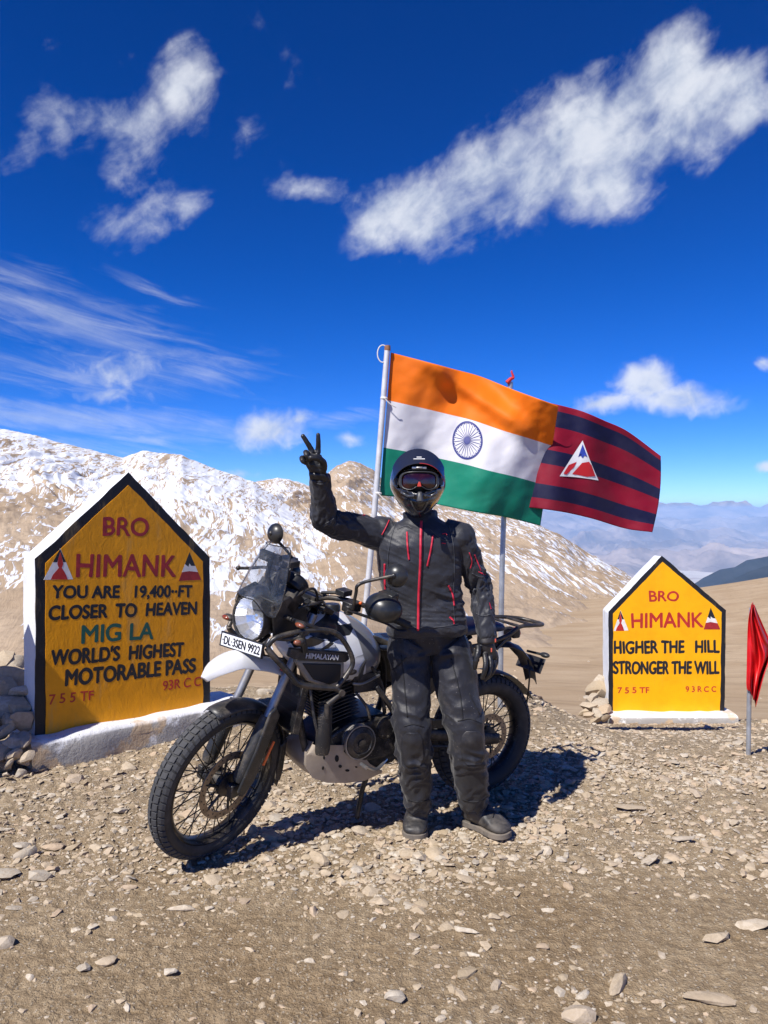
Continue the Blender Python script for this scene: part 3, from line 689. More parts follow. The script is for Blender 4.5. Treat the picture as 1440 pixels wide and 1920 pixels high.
    g = G(); g.tube([(1.15, .30, 1.168), (1.10, .335, 1.150), (1.00, .40, 1.115), (.93, .42, 1.078), (.885, .435, 1.072)], [.011, .010, .009, .008, .010], 8, sub=4, flat=(.6, 1.4)); steered(g, 'clutch_lever', M['dark_metal'], hb)
    g = G(); g.tube([(.98, -.28, 1.15), (1.02, -.34, 1.15), (1.06, -.39, 1.135), (1.10, -.425, 1.13)], .008, 8, sub=4); g.ball((1.10, -.427, 1.13), .012, 8, 6); steered(g, 'brake_lever', M['rim_black'], hb)
    g = G(); g.box((.98, -.20, 1.205), (.07, .05, .03)); g.box((1.06, .20, 1.20), (.06, .05, .026)); g.tube([(1.06, .2, 1.2), (1.09, .1, 1.17)], .008); steered(g, 'fluid_reservoir', M['black_plastic'], hb, bevel=.005)
    # hand guards: bulbous shells round the grips
    for (c0, rot_) in (((1.02, .395, 1.185), 1), ((.87, -.335, 1.12), -1)):
        g = G(); rows = []
        for th in np.linspace(.12, 2.35, 12):
            rows.append([(c0[0] + .072 * math.sin(th) * math.cos(ph), c0[1] + .082 * math.sin(th) * math.sin(ph), c0[2] + .062 * math.cos(th)) for ph in np.linspace(R(-115), R(115), 20)])
        g.sheet(rows, .004); g.box((c0[0], c0[1], c0[2] - .035), (.05, .10, .03)); g.box((c0[0] - .02, c0[1], c0[2] + .05), (.05, .075, .03)); steered(g, 'hand_guard', M['mirror_black'], root, bevel=.004, angle=50)
    # mirrors: cup-shaped backs towards the camera
    for (base, bend, cc, ax_) in (((1.15, .33, 1.18), (1.175, .355, 1.295), (1.05, .45, 1.351), (.95, .25, .18)), ((.93, -.25, 1.14), (.905, -.255, 1.185), (1.012, -.30, 1.329), (.95, -.10, .10))):
        A = np.array(ax_, float); A /= np.linalg.norm(A); cc = np.array(cc)
        g = G(); g.lathe([(.001, .030), (.018, .028), (.036, .019), (.047, .006), (.050, -.006), (.046, -.010), (.001, -.008)], cc, A, 32, scl=(1.0, 1.03)); mr = steered(g, 'mirror', M['mirror_black'], root)
        g = G(); g.tube([base, (np.array(base) * .3 + np.array(bend) * .7), bend, np.array(bend) * .75 + cc * .25 + np.array([0, 0, .008]), cc + A * .03], [.008, .0075, .0075, .007, .008], 10, sub=4); g.ball(cc + A * .026, .012, 10, 8); steered(g, 'mirror_stem', M['dark_metal'], mr)
    # front turn signals
    for p, p0 in (((1.318, .205, 1.10), (1.27, .10, 1.085)), ((1.333, -.205, .995), (1.27, -.10, 1.04))):
        g = G(); g.tube([p0, p], .008); g.ball(p, (.020, .030, .015)); ts = steered(g, 'turn_signal', M['black_plastic'], root)
        g = G(); g.ball(np.array(p) + (.011, .004 * np.sign(p[1]), 0), (.014, .024, .011)); steered(g, 'signal_lens', M['amber'], ts)
    # ---------------- fuel tank
    g = G(); rings = []
    def sect(x, hw, zb, zt, e=2.6, top=.62):
        out = []
        for a_ in np.linspace(0, 2 * np.pi, 40, endpoint=False):
            cy, sz = math.cos(a_), math.sin(a_)
            y = hw * abs(cy) ** (2 / e) * np.sign(cy); zz = (zb + zt) / 2 + (zt - zb) / 2 * abs(sz) ** (2 / e) * np.sign(sz)
            f_ = (zz - zb) / (zt - zb); y *= 1 - (1 - top) * max(0, f_ - .35) ** 1.5 / .65 ** 1.5 - .10 * max(0, .3 - f_) / .3
            out.append((x, y, zz))
        return out
    for x, hw, zb, zt in ((.700, .085, .80, .90), (.715, .105, .745, .925), (.745, .128, .715, .955), (.80, .150, .700, .995), (.865, .165, .700, 1.030), (.93, .172, .712, 1.055), (1.00, .176, .735, 1.068), (1.07, .172, .765, 1.060), (1.13, .155, .81, 1.030), (1.17, .13, .86, .99), (1.19, .10, .89, .96)):
        rings.append(sect(x, hw, zb, zt))
    g.rings(rings); tk = g.build('fuel_tank', M['tank'], root, subsurf=1, angle=None)
    g = G(); g.lathe([(.001, .02), (.035, .018), (.040, .008), (.042, -.02)], (.93, 0, 1.055), (0, 0, 1), 24); g.build('fuel_cap', M['dark_metal'], tk)
    g = G(); g.tube([(.74, .135, .748), (.84, .160, .728), (.90, .168, .735)], .006, 8, sub=5); g.build('tank_seam', M['steel'], tk)
    g = G(); g.side([(.852, .765), (.875, .738), (.86, .80), (.835, .84)], .160, .172); g.build('tank_trim', M['black'], tk)
    # rad-side shroud, dark bar with the model lettering, dark vent panel
    g = G(); g.side([(1.245, .905), (1.235, .940), (.955, .895), (.945, .862), (.965, .850), (1.20, .885)], .192, .214); pb = g.build('shroud_bar', M['black_plastic'], root, bevel=.005)
    dx = Vector((-.255, 0, -.040)).normalized(); text('HIMALAYAN', Vector((1.083, .2155, .8895)), dx, Vector((-.15, 0, .988)), .158, .0235, M['silver_letter'], pb, 'panel_lettering', bold=.012, depth=.002)
    g = G(); g.side([(1.20, .880), (.955, .848), (.955, .742), (1.02, .733), (1.13, .775)], .150, .186); sp = g.build('shroud_panel', mat_tanpanel, root, bevel=.01)
    g = G(); g.side([(1.165, .862), (.975, .838), (.975, .762), (1.03, .752), (1.11, .785)], .184, .192); g.build('vent_panel', M['black'], sp, bevel=.004)
    g = G(); g.side([(1.235, .95), (1.12, .975), (1.0, .93), (.985, .905), (1.22, .915)], .155, .176); g.build('shroud_top', M['tank'], root, bevel=.008)
    for s_ in (1, -1):
        y = .235 * s_; g = G()
        loop = [(1.345, y * .95, .955), (1.31, y, .995), (1.20, y, 1.012), (1.09, y, 1.010), (1.02, y, .983), (.965, y, .915), (.942, y, .850), (.975, y, .795), (1.022, y, .748)]
        g.tube(loop, .0112, 12, sub=4)
        g.tube([(1.345, y * .95, .955), (1.325, y, .925), (1.24, y, .832), (1.20, y, .788), (1.10, y, .762), (1.022, y, .748)], .0135, 12, sub=4)
        g.tube([(1.022, y, .748), (.998, y, .724), (1.03, y, .700), (1.062, y, .680)], .0125, 12, sub=3); g.lathe([(.001, -.012), (.014, -.012), (.014, .012), (.001, .012)], (1.0, y + .01 * s_, .728), (0, 1, 0), 12)
        g.tube([(1.062, y, .682), (1.060, y, .62)], .012, 12); g.tube([(1.24, y, 1.065), (1.15, y, 1.03), (1.07, y, .995)], .009, 10, sub=4); g.tube([(1.24, y, 1.065), (1.28, y * .6, 1.08)], .009, 10)
        g.tube([(1.20, y, 1.01), (1.17, y * .95, .92)], .016, 8)
        g.build('crash_guard', M['dark_metal'], root)
    for s_ in (1,):
        g = G(); g.tube([(1.305, .20, .985), (1.23, .235, .985), (1.16, .235, 1.012)], .010, 10, sub=4); g.ball((1.215, .262, .975), (.024, .016, .018)); ts = g.build('auxiliary_signal', M['black_plastic'], root)
        g = G(); g.ball((1.228, .268, .975), (.018, .013, .012)); g.build('signal_lens', M['amber'], ts)
    # ---------------- frame, radiator, engine
    g = G()
    g.tube([(1.10, 0, .98), (1.14, .05, .80), (1.13, .09, .62), (1.06, .10, .36), (.92, .11, .30), (.70, .12, .33), (.60, .12, .45), (.56, .11, .62), (.60, .10, .80), (.72, .07, .90), (1.05, 0, .98)], .016, 10, sub=4)
    g.tube([(1.10, 0, .98), (1.14, -.05, .80), (1.13, -.09, .62), (1.06, -.10, .36), (.92, -.11, .30), (.70, -.12, .33), (.60, -.12, .45), (.56, -.11, .62), (.60, -.10, .80), (.72, -.07, .90), (1.05, 0, .98)], .016, 10, sub=4)
    for s_ in (1, -1): g.tube([(.62, .10 * s_, .80), (.3, .12 * s_, .82), (-.08, .10 * s_, .84)], .012, 8); g.tube([(.57, .11 * s_, .60), (.3, .12 * s_, .70), (.02, .10 * s_, .82)], .012, 8)
    g.build('frame', M['engine_black'], root)
    g = G(); g.box((1.145, .055, .655), (.035, .20, .24), ((.97, 0, .2), (0, 1, 0), (-.2, 0, .97))); rd = g.build('radiator', M['engine_black'], root, bevel=.004)
    for i in range(22):
        g_ = None
        if i == 0:
            g = G(); g.box((1.163, -.035, .655), (.008, .0035, .215), ((.97, 0, .2), (0, 1, 0), (-.2, 0, .97))); fn = g.build('fin', M['steel'] if False else M['dark_metal'], rd, smooth=False)
        else:
            f2 = fn.copy(); COL.objects.link(f2); f2.parent = rd; f2.location.y = i * .0088
    g = G(); g.tube([(1.12, .17, .77), (1.10, .20, .60), (1.06, .205, .48)], [.006, .008, .006], 8, sub=4)
    for i in range(16): g.lathe([(.010, -.003), (.015, 0), (.010, .003)], (1.075 - .0, .205, .50 + .012 * i), (0, 0, 1), 10)
    g.build('brake_hose', M['black_plastic'], root)
    # heat shielded pipe below the guard
    g = G(); g.lathe([(.018, .115), (.030, .10), (.034, .05), (.036, -.05), (.034, -.10), (.030, -.115), (.001, -.116)], (1.055, .20, .565), (-.05, 0, 1), 20, scl=(1, .8)); g.build('heat_shield', M['dark_metal'], root)
    g = G()
    g.side([(.60, .50), (.58, .40), (.64, .32), (.80, .30), (1.00, .31), (1.06, .38), (1.04, .47), (.95, .52), (.85, .56), (.70, .56)], -.14, .14)
    g.side([(.64, .53), (.63, .42), (.70, .36), (.82, .36), (.93, .42), (.90, .52), (.76, .56)], .14, .165)
    eng = g.build('engine', M['engine_black'], root, bevel=.018, seg=3)
    g = G(); g.box((.935, 0, .635), (.13, .17, .17), ((.97, 0, -.22), (0, 1, 0), (.22, 0, .97))); g.box((.97, 0, .755), (.15, .19, .08), ((.97, 0, -.22), (0, 1, 0), (.22, 0, .97)))
    g.tube([(.90, .12, .80), (.93, .14, .76)], .02); g.build('cylinder', M['engine_black'], eng, bevel=.012)
    for i in range(11):
        if i == 0:
            g = G(); g.box((.915, 0, .560), (.185, .225, .0045), ((.97, 0, -.22), (0, 1, 0), (.22, 0, .97))); fn = g.build('cooling_fin', M['dark_metal'], eng, bevel=.0015)
        else:
            f2 = fn.copy(); COL.objects.link(f2); f2.parent = eng; f2.location = (.22 * .0165 * i, 0, .97 * .0165 * i)
    g = G(); g.lathe([(.074, -.04), (.074, 0), (.070, .012), (.050, .022), (.046, .018), (.020, .018), (.018, .026), (.001, .027)], (.855, .175, .462), (0, 1, 0), 36); cv = g.build('clutch_cover', M['engine_black'], eng)
    g = G(); g.lathe([(.0785, -.012), (.0805, -.002), (.0785, .008), (.074, .008), (.074, -.012)], (.855, .175, .462), (0, 1, 0), 36); g.lathe([(.0785, -.034), (.0805, -.025), (.0785, -.018)], (.855, .175, .462), (0, 1, 0), 36); g.build('cover_ring', M['fork_silver'], cv)
    g = G(); g.lathe([(.050, -.03), (.050, 0), (.044, .008), (.02, .010), (.001, .010)], (.715, .168, .505), (0, 1, 0), 28); g.lathe([(.034, -.03), (.034, .008), (.001, .010)], (.69, .16, .41), (0, 1, 0), 22)
    for i in range(7):
        a_ = i / 7 * 6.283; g.lathe([(.006, 0), (.006, .012), (.001, .013)], (.715 + .040 * math.cos(a_), .172, .505 + .040 * math.sin(a_)), (0, 1, 0), 6)
    g.build('sprocket_cover', M['engine_black'], eng)
    g = G(); g.box((.80, .08, .72), (.14, .10, .09)); g.tube([(.88, .1, .75), (.80, .13, .80), (.72, .12, .70), (.70, .13, .56)], .010, 8, sub=5); g.tube([(.76, .14, .70), (.70, .15, .62), (.66, .155, .56)], .014, 8, sub=4)
    g.tube([(.86, .13, .68), (.82, .16, .62), (.80, .165, .56)], .007, 8, sub=4); g.ball((.90, .15, .785), (.03, .012, .015)); g.build('throttle_body', M['dark_metal'], root, bevel=.01)
    g = G(); g.tube([(1.02, -.03, .70), (1.09, -.07, .58), (1.05, -.12, .40), (.85, -.16, .34), (.55, -.18, .38), (.30, -.20, .50)], .022, 12, sub=5); g.tube([(.34, -.20, .48), (.05, -.22, .62), (-.10, -.22, .68)], [.03, .05, .05], 16, sub=2); g.build('exhaust', M['dark_metal'], root)
    # skid plate: curved nose, tapering sides, oval lightening holes
    g = G(); rows = []
    path = [(1.075, .475, .136), (1.105, .43, .138), (1.105, .375, .138), (1.075, .325, .138), (1.00, .288, .138), (.90, .268, .138), (.80, .262, .138), (.715, .270, .136)]
    for x, z, hw in path: rows.append([(x, hw * s_, z + .012 * abs(s_) ** 3) for s_ in np.linspace(-1, 1, 9)])
    g.sheet(rows, -.004); sk = g.build('skid_plate', M['skid'], root, angle=50)
    g = G(); low = [(1.075, .475), (1.105, .43), (1.105, .375), (1.075, .325), (1.00, .288), (.90, .268), (.80, .262), (.715, .285)]; hi = [(1.070, .478), (1.065, .474), (1.02, .470), (.965, .462), (.905, .452), (.868, .440), (.79, .345), (.722, .300)]
    for s_ in (1, -1):
        A = [[(x, .138 * s_, z), ((x + X2) / 2, .156 * s_, (z + Z2) / 2), (X2, .160 * s_, Z2)] for (x, z), (X2, Z2) in zip(low, hi)]
        gg = G(); gg.sheet(A, .004 * s_); so_ = gg.build('skid_side', M['skid'], sk, angle=50)
        if s_ == 1: bvs = BVHTree.FromPolygons([v.co[:] for v in so_.data.vertices], [p.vertices[:] for p in so_.data.polygons])
    g = G()
    for x, z, a_, b_ in ((.915, .425, .016, .009), (.965, .400, .010, .016), (.945, .360, .009, .008), (.865, .385, .015, .009), (.905, .332, .011, .006), (.862, .342, .006, .004), (.805, .325, .012, .005), (1.03, .415, .005, .009), (1.03, .365, .005, .009)):
        an = np.linspace(0, 2 * np.pi, 14, endpoint=False); r0_ = []
        for q in an:
            xx, zz = x + a_ * math.cos(q), z + b_ * math.sin(q) + .25 * a_ * math.cos(q); h = bvs.ray_cast(Vector((xx, .5, zz)), Vector((0, -1, 0)), 1)
            r0_.append((xx, (h[0].y if h[0] is not None else .14), zz))
        g.prism([(a, b_2 - .001, c) for a, b_2, c in r0_], [(a, b_2 + .002, c) for a, b_2, c in r0_])
    g.build('skid_slots', M['skid_hole'], sk, smooth=False)
    # stand, pegs, swingarm, shock, side panels, seat
    g = G(); g.tube([(.74, .10, .33), (.765, .06, .18), (.775, .035, .03)], [.014, .012, .011], 10); g.lathe([(.001, -.006), (.030, -.006), (.030, .006), (.001, .006)], (.778, .035, .014), (0, 0, 1), 14, scl=(1.2, .8)); g.build('side_stand', M['engine_black'], root)
    g = G(); g.tube([(.62, .13, .33), (.63, .27, .31)], .013, 10); g.tube([(.70, .16, .35), (.78, .20, .33), (.86, .21, .37)], .008, 8, sub=4); g.tube([(.86, .20, .37), (.86, .25, .37)], .009, 8); g.build('foot_peg', M['steel'], root)
    g = G()
    for s_ in (1, -1): g.tube([(.58, .09 * s_, .43), (.30, .105 * s_, .385), (.0, .10 * s_, .318), (-.03, .10 * s_, .315)], .024, 10, flat=(1.2, .6)); 
    g.box((.50, 0, .42), (.10, .20, .06)); g.build('swingarm', M['engine_black'], root)
    g = G(); g.tube([(.47, 0, .46), (.55, 0, .78)], .018, 10)
    for i in range(11): g.lathe([(.034, -.006), (.042, 0), (.034, .006)], (.485 + .0055 * i, 0, .50 + .021 * i), (.25, 0, .97), 16)
    g.build('rear_shock', M['dark_metal'], root)
    g = G(); g.side([(.62, .85), (.60, .64), (.46, .60), (.30, .70), (.18, .80), (.20, .86), (.45, .87)], .105, .135); g.side([(.62, .85), (.60, .64), (.46, .60), (.30, .70), (.18, .80), (.20, .86), (.45, .87)], -.135, -.105); g.build('side_cover', M['black_plastic'], root, bevel=.01)
    g = G(); g.side([(.10, .41), (.42, .44), (.56, .46), (.56, .50), (.40, .48), (.08, .45)], .106, .118); g.tube([(.58, .112, .50), (.02, .112, .40)], .006, 8); g.tube([(.58, .112, .38), (.02, .112, .28)], .006, 8); g.build('chain_guard', M['engine_black'], root)
    g = G()
    seat = [(.735, .06, .86, .885), (.70, .09, .84, .905), (.62, .12, .83, .90), (.50, .145, .82, .885), (.38, .15, .83, .89), (.30, .145, .86, .925), (.26, .14, .875, .945), (.15, .13, .88, .95), (.02, .115, .875, .94), (-.06, .09, .87, .92), (-.075, .06, .88, .90)]
    rg = []
    for x, hw, zb, zt in seat: rg.append([(x, hw * abs(math.cos(q)) ** .7 * np.sign(math.cos(q)), (zb + zt) / 2 + (zt - zb) / 2 * abs(math.sin(q)) ** .7 * np.sign(math.sin(q))) for q in np.linspace(0, 2 * np.pi, 28, endpoint=False)])
    g.rings(rg); g.build('seat', M['seat'], root, subsurf=1, angle=None)
    # luggage rack, tail light, rear fender, plate, signals, dangling strap
    g = G(); g.tube([(.06, .13, .845), (-.03, .135, .870), (-.12, .125, .905), (-.22, .11, .902), (-.31, .09, .895), (-.345, .04, .890), (-.35, 0, .888), (-.345, -.05, .890), (-.31, -.10, .895), (-.20, -.13, .905), (-.08, -.14, .905), (.06, -.13, .88)], .011, 10, sub=5)
    g.tube([(-.12, .125, .905), (-.04, .13, .86), (.03, .12, .80)], .010, 8, sub=3); g.tube([(-.14, .12, .902), (-.14, -.13, .902)], .008, 8); g.tube([(-.24, .11, .9), (-.24, -.12, .9)], .008, 8); g.build('luggage_rack', M['dark_metal'], root)
    g = G(); g.box((-.165, .015, .850), (.05, .09, .05)); tl = g.build('tail_light', M['black_plastic'], root, bevel=.01)
    g = G(); g.lathe([(.030, 0), (.031, .012), (.022, .022), (.001, .026)], (-.186, .012, .848), (-1, 0, -.1), 20, scl=(.9, 1.2)); g.build('tail_lens', M['red_lens'], tl)
    g = G(); rows = []
    for x, z, hw in ((.04, .80, .06), (-.06, .815, .07), (-.14, .805, .068), (-.22, .775, .062), (-.285, .715, .055), (-.325, .645, .05), (-.345, .575, .045)):
        rows.append([(x + .008 * abs(s_) ** 2, hw * s_, z - .022 * abs(s_) ** 2) for s_ in np.linspace(-1, 1, 9)])
    g.sheet(rows, .004); g.build('rear_fender', M['black_plastic'], root, angle=50)
    g = G(); rows = []
    for q in np.linspace(R(88), R(150), 12): rows.append([((.345) * math.cos(q), .062 * s_, .318 + .345 * math.sin(q) - .012 * s_ ** 2) for s_ in np.linspace(-1, 1, 7)])
    g.sheet(rows, .003); g.build('inner_fender', M['black_plastic'], root, angle=50)
    g = G(); g.box((-.325, 0, .665), (.004, .20, .085), ((.9, 0, .42), (0, 1, 0), (-.42, 0, .9))); g.build('rear_plate', M['dark_metal'], root, bevel=.004)
    for s_ in (1, -1):
        g = G(); g.tube([(-.26, .04 * s_, .745), (-.28, .13 * s_, .745)], .007, 8); g.ball((-.285, .15 * s_, .745), (.020, .032, .014)); g.build('rear_signal', M['black_plastic'], root)
    g = G(); g.tube([(-.285, .02, .69), (-.275, .05, .62), (-.272, .05, .52), (-.268, .045, .45)], .005, 8, sub=4); g.build('dangling_strap', M['rim_black'], root)
    return root
mat_clear = mat_glass('clear_lens', (.9, .95, 1), .05, .03, .2)
mat_tanpanel = mat('shroud_beige', (.33, .29, .23), .5, var=.15, dust=.4)

def text(s, pos, ax_x, ax_y, w, h, material, parent, name, bold=.0, depth=.0003, align='C', spacing=1.0, shear=0, rough=0):
    """lettering as thin geometry on its surface: box centred at pos (or with its left end there), w wide, capitals h tall"""
    cu = bpy.data.curves.new(name, 'FONT'); cu.body = s; cu.size = 1; cu.space_character = spacing; cu.resolution_u = 5; cu.shear = shear
    tmp = bpy.data.objects.new(name, cu); COL.objects.link(tmp)
    dg = bpy.context.evaluated_depsgraph_get(); me = bpy.data.meshes.new_from_object(tmp.evaluated_get(dg))
    bpy.data.objects.remove(tmp); me.materials.clear()
    n = len(me.vertices); co = np.empty(n * 3, np.float32); me.vertices.foreach_get('co', co); co = co.reshape(-1, 3)
    mn, mx = co.min(0), co.max(0); capH = .729 if any(ch.isalnum() for ch in s) else mx[1] - mn[1]
    X = (co[:, 0] - mn[0]) / (mx[0] - mn[0]) * w; Yc = co[:, 1] / capH * h
    if align == 'C': X -= w / 2; Yc -= h / 2
    ax_x = np.array(Vector(ax_x).normalized()); ax_y = np.array(ax_y); ax_y = ax_y - ax_x * (ax_x @ ax_y); ax_y /= np.linalg.norm(ax_y); nrm = np.cross(ax_x, ax_y)
    V = np.array(pos) + X[:, None] * ax_x + Yc[:, None] * ax_y
    me.vertices.foreach_set('co', V.astype(np.float32).ravel()); me.update()
    bm = bmesh.new(); bm.from_mesh(me); bmesh.ops.triangulate(bm, faces=bm.faces)
    if rough:
        for v in bm.verts:
            k_ = v.co * (2.2 / h * .12); v.co += Vector(ax_x) * rough * float(vnoise(np.array(k_.x * 9 + k_.y * 7), np.array(k_.z * 9.), seed=3)) + Vector(ax_y) * rough * float(vnoise(np.array(k_.z * 9.), np.array(k_.x * 9 + k_.y * 5), seed=8))
    r_ = bmesh.ops.extrude_face_region(bm, geom=list(bm.faces)); vs = [v for v in r_['geom'] if isinstance(v, bmesh.types.BMVert)]
    bmesh.ops.translate(bm, verts=vs, vec=Vector(nrm) * depth); bmesh.ops.recalc_face_normals(bm, faces=bm.faces)
    if bold:                              # a second and third pass of the brush
        src = list(bm.verts) + list(bm.edges) + list(bm.faces)
        for i, (dx_, dy_) in enumerate(((-1, 0), (1, 0), (0, -1), (0, 1), (.7, .7), (-.7, -.7))):
            d_ = bmesh.ops.duplicate(bm, geom=src); vs = [v for v in d_['geom'] if isinstance(v, bmesh.types.BMVert)]
            bmesh.ops.translate(bm, verts=vs, vec=Vector(ax_x * dx_ * bold * h * 1.4 + ax_y * dy_ * bold * h * 1.4 + nrm * .00012 * (i + 1)))
    bm.to_mesh(me); bm.free(); me.polygons.foreach_set('use_smooth', np.zeros(len(me.polygons), bool))
    return link(name, me, material, parent)
BIKE = bike_parts()

# ------------------------------------------------------------------ painted masonry signs
def mat_sign(name, col, rough=.45, bumpd=.004, stain=.25):
    m = bpy.data.materials.new(name); m.use_nodes = True; t = NT(m.node_tree); b = m.node_tree.nodes['Principled BSDF']
    p = t.n('ShaderNodeNewGeometry').outputs['Position']
    n = t.noise(p, 3.5, 6, .65, .4); n2 = t.noise(t.map(p, scl=(1, 1, .35)), 26, 5, .6)
    c = t.mix(t.ss(n, .35, .7), col, tuple(x * .86 for x in col))
    c = t.mix(t.m('MULTIPLY', t.ss(n2, .56, .75), stain), c, tuple(x * .62 for x in col))
    ch = t.noise(p, 60, 5, .7); c = t.mix(t.m('MULTIPLY', t.ss(ch, .70, .73), min(1, stain * 3)), c, (.38, .30, .20))
    c = t.mix(t.m('MULTIPLY', t.ss(t.noise(t.map(p, scl=(1, 1, .25)), 8, 5, .65), .55, .7), stain * 1.2), c, (.42, .30, .13))
    t.l(c, b.inputs['Base Color']); b.inputs['Roughness'].default_value = rough; b.inputs['Specular IOR Level'].default_value = .35
    bn = t.n('ShaderNodeBump'); bn.inputs['Distance'].default_value = bumpd; bn.inputs['Strength'].default_value = .8
    rid = t.noise(t.map(p, rot=(.1, .3, 0), scl=(1, 1, .45)), 17, 4, .55, 1.2)
    t.l(t.m('ADD', rid, t.m('MULTIPLY', t.noise(p, 70, 4, .6), .35)), bn.inputs['Height']); t.l(bn.outputs[0], b.inputs['Normal'])
    return m
M['sign_yellow'] = mat_sign('sign_yellow', (.88, .35, .003), .5)
M['sign_yellow_new'] = mat_sign('sign_yellow_smooth', (.95, .43, .002), .45, .0012, .06)
M['sign_black'] = mat_sign('sign_black', (.014, .014, .018), .5, .006)
M['whitewash'] = mat_sign('whitewash', (.74, .75, .77), .8, .006, .18)
def mat_plinth():
    m = bpy.data.materials.new('worn_shaded_plinth'); m.use_nodes = True; t = NT(m.node_tree); b = m.node_tree.nodes['Principled BSDF']
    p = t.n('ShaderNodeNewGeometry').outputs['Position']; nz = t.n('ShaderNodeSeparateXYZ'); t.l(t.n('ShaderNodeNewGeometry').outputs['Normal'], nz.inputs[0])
    n = t.noise(p, 6, 7, .7); wash_shade = t.m('ADD', t.ss(n, .54, .66), t.ss(nz.outputs[2], .3, .7), clamp=True)  # patchy worn whitewash; sides greyer than the top, their shade put into the colour
    c = t.mix(wash_shade, (.33, .315, .30), (.70, .70, .71)); v = t.vor(p, 28); c = t.mix(t.m('MULTIPLY', t.ss(v, .16, .08), .7), c, (.13, .12, .11))
    c = t.mix(t.m('MULTIPLY', t.ss(t.noise(p, 3.2, 4, .6), .58, .64), .55), c, (.55, .36, .17))
    t.l(c, b.inputs['Base Color']); b.inputs['Roughness'].default_value = .9
    bn = t.n('ShaderNodeBump'); bn.inputs['Distance'].default_value = .008; t.l(t.noise(p, 30, 6, .65), bn.inputs['Height']); t.l(bn.outputs[0], b.inputs['Normal'])
    return m
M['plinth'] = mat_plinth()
M['paint_red'] = mat('sign_red', (.45, .022, .018), .5, var=.15)
M['paint_dark_red'] = mat('sign_dark_red', (.33, .02, .022), .5, var=.2)
M['paint_black'] = mat('sign_letter_black', (.012, .014, .02), .45)
M['paint_green'] = mat('sign_green', (.012, .10, .075), .45)
M['paint_white'] = mat('sign_white', (.72, .70, .68), .5, var=.1)

